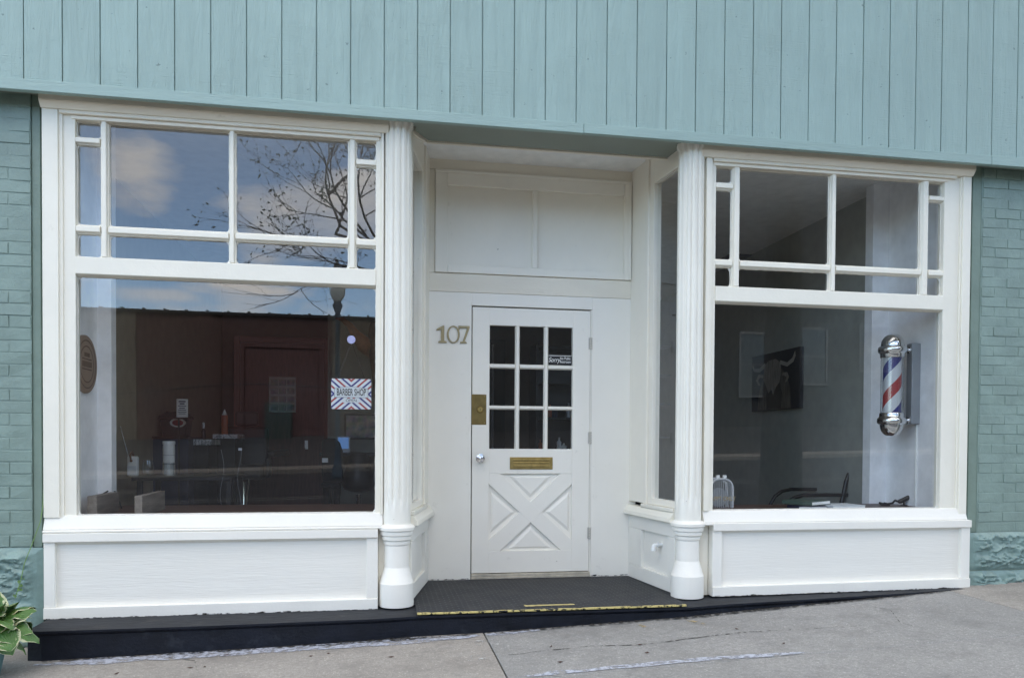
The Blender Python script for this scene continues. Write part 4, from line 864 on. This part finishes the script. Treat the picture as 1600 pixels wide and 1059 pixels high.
# black tube armchair behind the ledge
def tp_(x, y, Y): return at(x, y, Y)
AC = thing('tube_armchair', (3.35, 1.45, FZ), 'black tubular steel armchair behind the books', 'chair')
for Y, xs_ in ((1.75, ((1290, 764), (1262, 764), (1236, 764), (1222, 767), (1211, 775), (1204, 787), (1202, 800))), (1.25, ((1324, 773), (1290, 773), (1256, 773), (1244, 776), (1234, 782), (1227, 790), (1225, 800)))):
    P = [tp_(x, y, Y) for x, y in xs_]; P.append(Vector((P[-1].x, Y, FZ+.02))); P.append(Vector((P[0].x+.05, Y, FZ+.02))); b = MB(); b.tube(P, .017, 10); b.build('arm', 'black_plastic', AC)
    q = [tp_(1336, 729, Y), tp_(1326, 741, Y), tp_(1322, 752, Y), tp_(1318, 772, Y), tp_(1313, 792, Y)]; q = [v+Vector((P[0].x-tp_(1324, 773, 1.25).x if Y > 1.5 else 0, 0, 0)) for v in q]
    if Y < 1.5: q.append(Vector((q[-1].x-.03, Y, FZ+.05))); b = MB(); b.tube(q, .019, 10); b.build('upright', 'black_plastic', AC)
sx0, sx1 = tp_(1225, 773, 1.25).x+.08, tp_(1324, 773, 1.25).x
bx('seat', 'black_leather', AC, sx0, sx1, 1.22, 1.78, -.64, -.57, bevel=.02)
# books, heater, small spotlight
def book(x, y, w, d, z, h, rot, cover, name, lab):
    T = Matrix.Translation((x, y, z)) @ Matrix.Rotation(R(rot), 4, 'Z'); B_ = thing(name, (x, y, z), lab, 'book', 'books on the window ledge')
    b = MB(); b.T = T; b.box(-w/2, w/2, -d/2, d/2, h-.004, h); b.box(-w/2, w/2, -d/2, d/2, .0005, .0045); b.box(-w/2, -w/2+.004, -d/2, d/2, .0045, h-.004); b.build('cover', cover, B_, .001)
    b = MB(); b.T = T; b.box(-w/2+.005, w/2-.003, -d/2+.003, d/2-.003, .0047, h-.0042); b.build('pages', 'paper', B_)
p = at(1330, 795, .24); book(3.42, .26, .28, .22, -.4748, .030, 4, 'sign_white', 'book', 'white book lying partly under the dark green book')
book(3.14, .24, .22, .18, -.4748, .026, -3, 'navy', 'book', 'dark blue book under the left half of the green book')
book(3.17, .30, .27, .24, -.4440, .030, 30, 'book_green', 'book', 'dark green covered book lying on top of the others')
h0, h1 = at(1108, 787, .42), at(1143, 748, .42); hw = (h1.x-h0.x)
HT = thing('heater', ((h0.x+h1.x)/2, .42, -.475), 'small white arched wire heater on the ledge beside the column', 'heater')
xa, xb, zb2, zt2 = h0.x, h1.x, -.4745, h1.z; r_ = .07
arch = [(xb, zb2)]+[(xb-r_+r_*math.cos(a_), zt2-r_+r_*math.sin(a_)) for a_ in [i*math.pi/2/6 for i in range(7)]]+[(xa+r_-r_*math.sin(a_), zt2-r_+r_*math.cos(a_)) for a_ in [i*math.pi/2/6 for i in range(7)]]+[(xa, zb2)]
b = MB(); b.tube([(x, .40, z) for x, z in arch], .010, 8); b.tube([(x, .50, z) for x, z in arch], .010, 8); b.build('frame', 'heater_enamel', HT)
b = MB()
for i in range(1, 12):
    x = xa+(xb-xa)*i/12; e_ = min(x-xa, xb-x); zz_ = zt2-(r_-math.sqrt(max(0, r_*r_-(r_-e_)**2)) if e_ < r_ else 0); b.tube([(x, .40, zb2), (x, .40, zz_)], .0028, 5)
b.build('grille', 'heater_enamel', HT)
b = MB(); b.lathe([(.07, 0), (.07, .02)], ((xa+xb)/2, .44, zb2+.075), 24, 'y'); b.build('disc', 'grey_metal', HT)
b = MB(); b.box(xa+.05, xa+.075, .40, .42, zt2+.008, zt2+.03); b.box(xb-.075, xb-.05, .40, .42, zt2+.008, zt2+.03); b.build('knob', 'white_plastic', HT)
p = at(1405, 787, .45); p.z = -.475
SPT = thing('spotlight', p, 'small black spotlight on a stub stand with coiled cord below the barber pole', 'spotlight')
b = MB(); b.T = Matrix.Translation(p+Vector((.06, 0, .055))) @ Matrix.Rotation(R(-22), 4, 'Y'); b.lathe([(.014, -.07), (.018, -.06), (.018, .05), (.022, .055), (.022, .085)], (0, 0, 0), 16, 'x'); b.build('barrel', 'black_plastic', SPT)
b = MB(); b.tube([p+Vector((.04, 0, .048)), p+Vector((.04, 0, .003))], .007, 8); b.lathe([(.026, 0), (.026, .006)], (p.x+.04, p.y, p.z+.0005), 16); b.build('stand', 'black_plastic', SPT)
b = MB(); b.tube([p+Vector(v) for v in ((-.0, 0, .03), (-.03, .01, .04), (-.06, 0, .02), (-.09, .02, .012), (-.13, 0, .02), (-.11, -.03, .01), (-.16, -.01, .008), (-.15, .03, .02), (-.1, .03, .008))], .009, 6); b.build('cord', 'black_plastic', SPT)
# gilt lettering on the glass
pa = at(1130, 779, .034)
text('glass_lettering', 'APPT ONLY', .043, 'gold_leaf', RW, front(pa.x, .0345, pa.z), .82, 0, .0003, bold=.0008)
# ceiling vent, pendant globe, small chandelier
a = at(1160, 316, 2.9)
vy0 = 3.3; V0 = at(1130, 318, vy0); vx = V0.x
VT = thing('ceiling_vent', (vx+.3, vy0, CZ), 'dark louvred vent in the ceiling behind the right transom', 'vent')
VT['label'] = 'dark louvred vent set in the ceiling of the shop'
bx('grille', 'black_plastic', VT, vx, vx+.55, vy0-.2, vy0+.2, CZ-.012, CZ-.0005); b = MB()
for i in range(8): b.box(vx+.02, vx+.53, vy0-.18+.048*i, vy0-.15+.048*i, CZ-.02, CZ-.0125)
b.build('louvre', 'black_plastic', VT)
p = at(1274, 440, 4.5); PL = thing('pendant_lamp', (p.x, 4.5, p.z), 'pale unlit globe pendant seen through the low transom pane', 'lamp')
b = MB(); b.lathe([(.03, -.155)]+[(.16*math.cos(R(t)), .16*math.sin(R(t))) for t in range(-70, 80, 10)]+[(.04, .165)], p, 24); b.build('globe', 'bulb_glass', PL); b = MB(); b.tube([(p.x, 4.5, p.z+.16), (p.x, 4.5, CZ)], .008); b.lathe([(.06, -.02), (.06, 0)], (p.x, 4.5, CZ), 16); b.build('stem', 'steel', PL)
p = at(1256, 268, 1.35); CH = thing('chandelier', (p.x, 1.35, p.z-.05), 'small crystal chandelier hanging at the top of the right window', 'chandelier')
CH['label'] = 'small chandelier of hanging crystal drops just under the ceiling'
b = MB(); b.lathe([(.14, 0), (.145, .01), (.14, .02)], (p.x, 1.35, p.z+.02), 28, cap=False); b.tube([(p.x, 1.35, p.z+.03), (p.x, 1.35, CZ)], .006); b.box(p.x-.14, p.x+.14, 1.345, 1.355, p.z+.026, p.z+.034); b.build('ring', 'steel', CH)
b = MB()
for i in range(22): a_ = 2*math.pi*i/22; b.lathe([(.002, 0), (.009, -.03), (.002, -.07-.02*(i % 2))], (p.x+.14*math.cos(a_), 1.35+.14*math.sin(a_), p.z+.02), 6)
b.build('crystal_drops', 'tube_glass', CH)
# tall dark shelving seen through the door and the side pane
p0, p1 = at(806, 590, 4.0), at(912, 560, 4.0)
SHV = thing('shelving_unit', ((p0.x+p1.x)/2, 4.3, FZ), 'tall black shelving unit seen through the door panes', 'shelves')
zt3 = at(860, 537, 4.0).z; x0_, x1_ = at(838, 560, 4.0).x, at(925, 560, 4.0).x
b = MB(); b.box(x0_, x0_+.03, 4.0, 4.4, FZ, zt3); b.box(x1_-.03, x1_, 4.0, 4.4, FZ, zt3); b.box(x0_, x1_, 4.38, 4.41, FZ, zt3); b.build('side_panel', 'black_plastic', SHV)
for i in range(6): bx('shelf', 'black_plastic', SHV, x0_+.031, x1_-.031, 4.0, 4.37, FZ+.05+i*(zt3-FZ-.1)/5, FZ+.075+i*(zt3-FZ-.1)/5)
rb = random.Random(3)
for i in range(10):
    lv = rb.choice((2, 3)); z = FZ+.075+lv*(zt3-FZ-.1)/5; x = x0_+.08+i*(x1_-x0_-.16)/9; hh = rb.uniform(.10, .2); r = rb.uniform(.022, .035)
    b = MB(); b.lathe([(r, .001), (r, hh*.7), (r*.4, hh*.82), (r*.4, hh)], (x, 4.12, z), 12); tag(b.build('hair_product_bottle', rb.choice(('white_plastic', 'navy', 'grey_metal', 'orange_bottle')), None, origin=(x, 4.12, z)), 'small dim bottle of hair product on the black shelving unit', 'bottle', 'bottles on the shelving unit')
px_ = at(778, 540, 5.0)
IF = thing('inner_doorway', (px_.x, 6.0, FZ), 'dark inner doorway with a pale inner edge seen through the entry door', 'doorway')
a, c = at(752, 535, 6.0), at(790, 535, 6.0); b = MB(); b.box(a.x, c.x, 6.03, 6.08, FZ, at(770, 530, 6.0).z); b.build('door_panel', 'black_plastic', IF); b = MB(); b.box(c.x-.2, c.x-.17, 6.0, 6.029, FZ, at(770, 538, 6.0).z); b.build('door_edge', 'grey_metal', IF)
# shelves far behind the right side pane
SH2 = thing('wall_shelf', (2.6, 6.0, FZ), 'grey shelf stand with small jars seen through the narrow side pane', 'shelves')
a, c = at(1018, 600, 5.5), at(1066, 600, 5.5)
for yy in (540, 585, 630, 682): z = at(1040, yy, 5.5).z; bx('shelf', 'grey_metal', SH2, a.x-.1, c.x+.2, 5.5, 5.8, z-.02, z)
for x in (a.x-.13, c.x+.2): bx('upright', 'black_plastic', SH2, x, x+.03, 5.5, 5.8, FZ, at(1040, 520, 5.5).z)

# ------------------------------------------------------------------ hosta in its pot, vine
pp = Vector((-2.035, -.60, 0)); pp.z = zside(pp.x, pp.y)
PT = thing('plant_pot', pp, 'dull teal pot holding the hosta against the brick pier', 'pot')
b = MB(); b.lathe([(.08, .001), (.105, .13), (.12, .20), (.128, .20), (.128, .225), (.112, .225), (.108, .19)], pp, 32); b.build('body', 'pot', PT); b = MB(); b.lathe([(.109, .19), (.02, .195)], pp, 24); b.build('soil', 'soil', PT)
def hosta_mat():
    m, t, b = base('variegated_leaf', (.1, .2, .05), .38)
    uv = t.new('ShaderNodeUVMap'); s = t.new('ShaderNodeSeparateXYZ'); t.link(uv.outputs[0], s.inputs[0])
    n = t.noise(t.mapping((1, 1, 1)), 40, 4, .6)
    e = t.math('ADD', t.math('ABSOLUTE', s.outputs[0]), t.math('MULTIPLY', t.math('SUBTRACT', n, .5), .55))
    n2 = t.noise(t.mapping((1, 1, 1)), 14, 3)
    g = t.mix(n2, (.045, .12, .026), (.12, .24, .055))
    c = t.mix(t.ramp(e, ((.82, 0), (.88, 1))), g, (.58, .58, .36)); t.link(c, b.inputs['Base Color'])
    vein = t.math('SINE', t.math('MULTIPLY', t.math('ADD', t.math('ABSOLUTE', s.outputs[0]), t.math('MULTIPLY', s.outputs[1], -.35)), 34)); t.link(t.bump(vein, .35, .003), b.inputs['Normal'])
    b.inputs['Transmission Weight'].default_value = 0; b.inputs['Subsurface Weight'].default_value = .08
    return m
M['hosta'] = hosta_mat(); plain('hosta_stem', (.16, .27, .08), .5)
def hosta(base_p, n, seed):
    rnd = random.Random(seed); L, S = MB(), MB()
    for k in range(n):
        az = rnd.uniform(0, 2*math.pi); ring = k/n; el = R(78-66*ring+rnd.uniform(-8, 8)); ln = rnd.uniform(.115, .16); wd = ln*rnd.uniform(.42, .54)
        d = Vector((math.cos(az)*math.cos(el), math.sin(az)*math.cos(el), math.sin(el)))
        st = rnd.uniform(.06, .125); p0 = base_p+Vector((math.cos(az), math.sin(az), 0))*.02; p1 = p0+d*st; S.tube([p0, p0+d*st*.5+Vector((0, 0, .012)), p1], [.004, .003, .0025], 5)
        hd = Vector((math.cos(az), math.sin(az), 0)); sd = Vector((-math.sin(az), math.cos(az), 0)).normalized(); droop = rnd.uniform(1.3, 2.5); tw = rnd.uniform(-.5, .5)
        nu, nv = 6, 9; o = len(L.v); p = Vector(p1); dirs = d.copy(); spine = []
        for j in range(nv+1):
            spine.append((p.copy(), dirs.copy())); dirs = (dirs+Vector((0, 0, -droop/nv))).normalized(); p += dirs*ln*1.25/nv
        vs = []
        for j in range(nv+1):
            v = j/nv; q, dd = spine[j]; w = wd*(math.sin(math.pi*v**.75)**.8)*(1 if v < .97 else .4)*1.15+.001
            nrm = sd.cross(dd).normalized()
            for i in range(nu+1):
                u = i/nu*2-1; vs.append(q+(sd*math.cos(tw)+nrm*math.sin(tw))*(u*w)+nrm*(abs(u)**1.5*w*.35+.006*math.sin(v*15+k)*abs(u)))
                L.uv[o+j*(nu+1)+i] = (u, v)
        L.add(vs, [(j*(nu+1)+i, j*(nu+1)+i+1, (j+1)*(nu+1)+i+1, (j+1)*(nu+1)+i) for j in range(nv) for i in range(nu)], True)
    return L, S
HO = thing('hosta_plant', pp+Vector((0, 0, .19)), 'green and cream variegated hosta drooping over its pot', 'plant')
L_, S_ = hosta(pp+Vector((0, 0, .195)), 78, 11); L_.build('leaves', 'hosta', HO); S_.build('stems', 'hosta_stem', HO)
b = MB(); vp = [at(28, 925, -.06), at(33, 905, -.055), at(38, 880, -.05), at(50, 850, -.05), at(63, 815, -.045), at(67, 790, -.03), at(68, 765, -.012)]
vp = [Vector((-2.10, -.07, -.93))]+vp[1:]; b.tube(vp, [.0025]*6+[.001], 5)
VN = thing('vine', vp[0], 'thin vine tendril climbing the brick pier above the hosta', 'vine'); b.build('stem', 'hosta_stem', VN)
b = MB()
rv = random.Random(2)
for k in range(9):
    p = vp[1].lerp(vp[0], k/9)+Vector((rv.uniform(-.015, .015), -.012, rv.uniform(-.01, .01))); s = rv.uniform(.008, .018); b.add([p, p+Vector((s, -.01, s*.6)), p+Vector((s*1.4, -.005, -s*.4)), p+Vector((s*.4, 0, -s))], [(0, 1, 2, 3)])
b.build('leaves', 'hosta_stem', VN)

# ------------------------------------------------------------------ across the street (seen in the glass)
def brickwork(name, c1, c2, mortar):
    m, t, b = base(name, c1, .85); v = t.mapping((1, 1, 1), rot=(R(90), 0, 0))
    br = t.new('ShaderNodeTexBrick'); br.inputs['Scale'].default_value = 1; br.inputs['Brick Width'].default_value = .42; br.inputs['Row Height'].default_value = .16; br.inputs['Mortar Size'].default_value = .016
    br.inputs['Color1'].default_value = (*c1, 1); br.inputs['Color2'].default_value = (*c2, 1); br.inputs['Mortar'].default_value = (*mortar, 1); t.link(v, br.inputs['Vector'])
    t.link(t.mix(t.ramp(t.noise(t.mapping((1, 1, 1)), .6, 6), ((.35, .0), (.7, .4))), br.outputs[0], tuple(x*.6 for x in c1)), b.inputs['Base Color']); return m
M['red_brick'] = brickwork('red_brick', (.125, .062, .052), (.092, .046, .04), (.045, .033, .03)); M['tan_brick'] = brickwork('tan_brick', (.18, .14, .10), (.15, .115, .082), (.08, .065, .05)); M['grey_brick'] = brickwork('grey_brick', (.06, .06, .058), (.05, .05, .048), (.038, .038, .038))
plain('far_trim', (.17, .17, .165), .6); plain('far_glass', (.03, .035, .04), .15); plain('garage', (.10, .042, .036), .6); plain('parapet', (.022, .02, .02), .7)
YB = 34.0; S = lambda x, y: street(x, y, YB)
GA = thing('opposite_garage', (S(330, 650).x, -YB, .4), 'long low red brick garage across the street seen in the glass', 'building')
rz = S(300, 486).z; xl, xr = -30, S(610, 500).x+2.5; g0 = S(300, 662).z-.5
xm = S(212, 500).x; x0h = S(1085, 0).x
bx('wall', 'red_brick', GA, xm, S(520, 0).x, -YB-8, -YB, g0-1.5, rz-.15, bevel=0); bx('wall', 'tan_brick', GA, xl, xm-.01, -YB-8, -YB+.05, g0-1.5, rz-.15, bevel=0); bx('wall', 'tan_brick', GA, S(520, 0).x+.01, xr, -YB-8, -YB+.05, g0-1.5, rz-.05, bevel=0)
pa_ = bx('parapet', 'parapet', GA, xl-.1, xr+.1, -YB-8.1, -YB+.15, rz-.145, rz)
b = MB(); x = xl
while x < xr: b.box(x, x+.10, -YB-.1, -YB+.2, rz+.001, rz+.055); x += .95
b.build('cap_tile', 'parapet', pa_)
bx('wall', 'grey_brick', GA, xr+.02, x0h-.6, -YB-8, -YB+.1, g0-1.5, rz+1.2, bevel=0); bx('parapet', 'parapet', GA, xr+.02, x0h-.5, -YB-8.1, -YB+.2, rz+1.205, rz+1.4)
a, c = S(365, 527), S(514, 655); b = MB(); b.box(a.x+.5, c.x-.5, -YB+.01, -YB+.06, g0-1, a.z-.5); gd = b.build('garage_door', 'garage', GA); b = MB(); b.box(a.x, a.x+.48, -YB+.01, -YB+.14, g0-1, a.z); b.box(c.x-.48, c.x, -YB+.01, -YB+.14, g0-1, a.z); b.box(a.x+.49, c.x-.49, -YB+.01, -YB+.14, a.z-.45, a.z); b.build('door_frame', 'garage', gd)
a, c = S(292, 492), S(345, 655); b = MB(); b.prism([(a.x, g0-1), (c.x, g0-1), (c.x, a.z-.5), (c.x-.5, a.z), (a.x+.5, a.z), (a.x, a.z-.5)], -YB+.01, -YB+.12); b.build('bricked_bay', 'red_brick', GA)
a, c = S(418, 630), S(458, 655); b = MB(); b.box(a.x, c.x, -YB+.2, -YB+1.2, g0-1, a.z); M['box_green'] = rich('box_green', (.03, .05, .04), .6); tag(b.build('utility_box', 'box_green', None, .05, origin=(a.x, -YB+.7, g0)), 'green utility cabinet by the garage door across the street', 'cabinet')
GB = thing('opposite_house', (22, -YB, .4), 'tall grey brick house with white trimmed windows across the street', 'building')
x0h, x1h = S(1085, 0).x, S(1085, 0).x+26; hz = 15.5
bx('wall', 'grey_brick', GB, x0h, x1h, -YB-10, -YB, g0-2, hz, bevel=0); bx('cornice', 'far_trim', GB, x0h-.2, x1h+.2, -YB-10.2, -YB+.3, hz, hz+.4)
def hwin(x0, y0, x1, y1):
    a, c = S(x0, y0), S(x1, y1); b = MB(); b.box(a.x, c.x, -YB+.005, -YB+.03, c.z, a.z); w = b.build('window', 'far_glass', GB)
    b = MB(); t = .10; b.box(a.x-t, a.x, -YB+.005, -YB+.1, c.z-t, a.z+t); b.box(c.x, c.x+t, -YB+.005, -YB+.1, c.z-t, a.z+t); b.box(a.x, c.x, -YB+.005, -YB+.1, a.z, a.z+t*1.4); b.box(a.x-.1, c.x+.1, -YB+.005, -YB+.16, c.z-t, c.z-.002); b.box(a.x, c.x, -YB+.031, -YB+.06, (a.z+c.z)/2-.05, (a.z+c.z)/2+.05); b.build('window_frame', 'far_trim', w)
for w in ((1158, 522, 1194, 618), (1346, 510, 1392, 580), (1250, 515, 1290, 600)): hwin(*w)
# street lamp
p = street(527, 640, 17.5); zb = prof(-17.5)+tilt(p.x); zl = street(527, 470, 17.5).z
SL = thing('street_lamp', (p.x, -17.5, zb), 'acorn globe street lamp on a dark fluted post across the road', 'street lamp')
b = MB(); b.lathe([(.15, 0), (.15, .25), (.10, .4), (.075, .7), (.07, 1.2), (.06, zl-zb-.5), (.10, zl-zb-.42), (.07, zl-zb-.35), (.15, zl-zb-.12), (.10, zl-zb-.02)], (p.x, -17.5, zb), 16); b.build('post', 'lamp_iron', SL)
b = MB(); b.lathe([(.12, 0), (.21, .18), (.23, .42), (.20, .62), (.14, .80)], (p.x, -17.5, zl), 20); b.build('globe', 'bulb_glass', SL); b = MB(); b.lathe([(.15, .80), (.13, .95), (.05, 1.08), (.02, 1.2)], (p.x, -17.5, zl), 16); b.build('finial', 'lamp_iron', SL)
for k_, (ya, yb2) in enumerate(((612, 600), (604, 612))):
    P = [street(40+i*62, ya+(yb2-ya)*i/10+6*math.sin(i*.9), 26) for i in range(11)]
    if k_ == 0: b = MB(); b.tube(P, .03, 6); tag(b.build('utility_wire', 'black_plastic', None, origin=P[0]), 'dark utility wire sagging across the street', 'wire')
for (x0, z0, x1_, lab) in ():
    pass
# painted lines on the road
for yy in (-11.9, -12.3): sheet('road_marking', 'far_trim', [-60, -19.3, .65, 20.6, 60], [yy-.06, yy+.06], lambda x, y: prof(y)+tilt(x)+.006)
# trees
plain('bark', (.10, .092, .082), .9, var=.4, st=(3, 3, .5)); 
def leafmat(name, c1, c2):
    m, t, b = base(name, c1, .6); t.link(t.mix(t.noise(t.mapping((1, 1, 1)), 1.1, 3), c1, c2), b.inputs['Base Color']); return m
M['foliage'] = leafmat('foliage', (.06, .09, .045), (.11, .145, .075))
def tree(name, base_p, trunk_h, r0, crown_c, crown_r, levels, leaves, leaf_s, seed, label, spread=.7, first=None):
    rnd = random.Random(seed); B, Lf = MB(), MB(); tips = []
    def grow(p, d, ln, r, lv):
        pts, rs = [p.copy()], [r]
        for i in range(6):
            d = (d+Vector((rnd.uniform(-1, 1), rnd.uniform(-1, 1), rnd.uniform(-.5, .7)))*.27).normalized(); p = p+d*ln/6; pts.append(p.copy()); rs.append(r*(1-.09*(i+1)))
            if lv <= 2: tips.append(p.copy())
        B.tube(pts, rs, 7 if lv > 1 else 4, cap=False)
        if lv == 0: return
        for k in range(rnd.choice((3, 3, 4))):
            q = pts[rnd.choice((2, 3, 4, 5, 6))]; nd = (d+Vector((rnd.uniform(-1, 1), rnd.uniform(-1, 1), rnd.uniform(-.45, .55)))*spread).normalized(); grow(q, nd, ln*rnd.uniform(.6, .8), r*.52, lv-1)
    B.tube([base_p, base_p+Vector((.02, 0, trunk_h*.4)), base_p+Vector((0, .03, trunk_h))], [r0*1.25, r0*1.02, r0*.9], 14, cap=False)
    top = base_p+Vector((0, .03, trunk_h))
    for d in first: grow(top.copy(), Vector(d).normalized(), crown_r*.62, r0*.55, levels)
    t_ = thing(name, base_p, label, 'tree'); B.build('trunk', 'bark', t_)
    for i in range(leaves):
        q = rnd.choice(tips); c = q+Vector((rnd.gauss(0, 1), rnd.gauss(0, 1), rnd.gauss(0, 1)))*leaf_s*2.2
        if c.z < crown_c: continue
        a_ = Vector((rnd.uniform(-1, 1), rnd.uniform(-1, 1), rnd.uniform(-1, 1))).normalized(); e = a_.orthogonal().normalized(); s = leaf_s*rnd.uniform(.6, 1.3)
        Lf.add([c-a_*s, c+e*s*.5, c+a_*s, c-e*s*.5], [(0, 1, 2, 3)])
    Lf.build('crown', 'foliage', t_)
p = street(720, 700, 14); p.y = -14; p.z = prof(-14)+tilt(p.x)
tree('street_tree', Vector((p.x, -14.2, p.z)), 5.0, .12, 4.6, 5.6, 4, 3600, .05, 21, 'open branched street tree across the road mirrored in the left window', .85, [(-1, .1, .22), (-.8, -.3, .55), (-.6, .3, .9), (.6, .2, .8), (.3, -.5, 1)])
p = street(1228, 700, 3.3)
tree('street_tree', Vector((p.x, -3.35, zside(p.x, -3.35))), 5.4, .21, 4.6, 4.2, 4, 2600, .10, 5, 'full leafy street tree at the kerb mirrored in the right window', .75, [(-.5, -.3, .9), (.7, -.2, .8), (.1, -1, .7), (.8, -.9, .5), (.2, .1, 1), (-.3, -1, .5)])

# ------------------------------------------------------------------ light
SUN_EL, SUN_AZ = R(52), R(12); CLOUD = (12.6, 11.8, 10.9)
w = bpy.data.worlds.new('World'); scene.world = w; w.use_nodes = True; t = NT(w)
bg = t.n['Background']; sky = t.new('ShaderNodeTexSky', sky_type='NISHITA'); sky.sun_disc = False; sky.sun_elevation = SUN_EL; sky.sun_rotation = SUN_AZ; sky.air_density = 1.2; sky.dust_density = .8; sky.ozone_density = 1.5
tc = t.new('ShaderNodeTexCoord'); sep = t.new('ShaderNodeSeparateXYZ'); t.link(tc.outputs['Generated'], sep.inputs[0])
mp = t.new('ShaderNodeMapping'); mp.inputs['Scale'].default_value = (2.2, 2.2, 6.5); mp.inputs['Location'].default_value = (.35, 0, .2); t.link(tc.outputs['Generated'], mp.inputs[0])
rise = t.math('MINIMUM', t.math('MAXIMUM', t.math('MULTIPLY', t.math('SUBTRACT', sep.outputs[2], .40), .8), 0), .17)
cl = t.ramp(t.math('ADD', t.noise(mp.outputs[0], 1.5, 7, .55, .3), rise), ((.54, 0), (.68, 1)))
low = t.math('MAXIMUM', t.math('SUBTRACT', 1.0, t.math('MULTIPLY', sep.outputs[2], 1.9)), 0)
blue = t.mix(1.0, sky.outputs[0], t.mix(low, (1.80, 1.64, 1.50), (2.2, 2.55, 3.1)), 'MULTIPLY')
def cloud_at(fac, x, y, wx, wz, amt):                   # one cloud in the sky, ragged by noise
    d = at(x, y, 10)-CAM; d.y = -d.y; d.normalize()
    sx = t.math('MULTIPLY', t.math('SUBTRACT', sep.outputs[0], d.x), 1/wx); sz = t.math('MULTIPLY', t.math('SUBTRACT', sep.outputs[2], d.z), 1/wz)
    r = t.math('SQRT', t.math('ADD', t.math('MULTIPLY', sx, sx), t.math('MULTIPLY', sz, sz)))
    r = t.math('ADD', r, t.math('MULTIPLY', t.math('SUBTRACT', t.noise(mp.outputs[0], 9, 6, .6), .5), 1.5))
    f = t.math('MULTIPLY', t.math('MULTIPLY', t.ramp(r, ((.25, 1), (1.0, 0))), amt), t.math('LESS_THAN', sep.outputs[1], 0))
    return t.math('MAXIMUM', fac, f)
fac = t.math('MULTIPLY', cl, .92)
for args in ((390, 452, .085, .016, 1), (250, 462, .06, .012, .6), (215, 265, .05, .045, .8), (60, 440, .05, .02, .7), (410, 405, .03, .012, .6)): fac = cloud_at(fac, *args)
t.link(t.mix(fac, blue, t.mix(low, CLOUD, (19, 18.8, 18.6))), bg.inputs[0]); bg.inputs[1].default_value = .15
sd = bpy.data.lights.new('sun', 'SUN'); so = bpy.data.objects.new('sun', sd); COL.objects.link(so); sd.energy = 1.3; sd.angle = R(12); sd.color = (1, .95, .88)
sdir = Vector((math.sin(SUN_AZ)*math.cos(SUN_EL), math.cos(SUN_AZ)*math.cos(SUN_EL), math.sin(SUN_EL))); so.rotation_euler = sdir.to_track_quat('Z', 'Y').to_euler(); so.location = (0, 20, 30)
scene.view_settings.view_transform = 'Standard'; scene.view_settings.look = 'None'; scene.view_settings.gamma = 1; scene.view_settings.use_curve_mapping = False
scene.view_settings.exposure = .89
cy_ = scene.cycles; cy_.max_bounces = 10; cy_.diffuse_bounces = 5; cy_.glossy_bounces = 4; cy_.transparent_max_bounces = 16; cy_.caustics_reflective = False; cy_.sample_clamp_indirect = 6; cy_.use_denoising = True
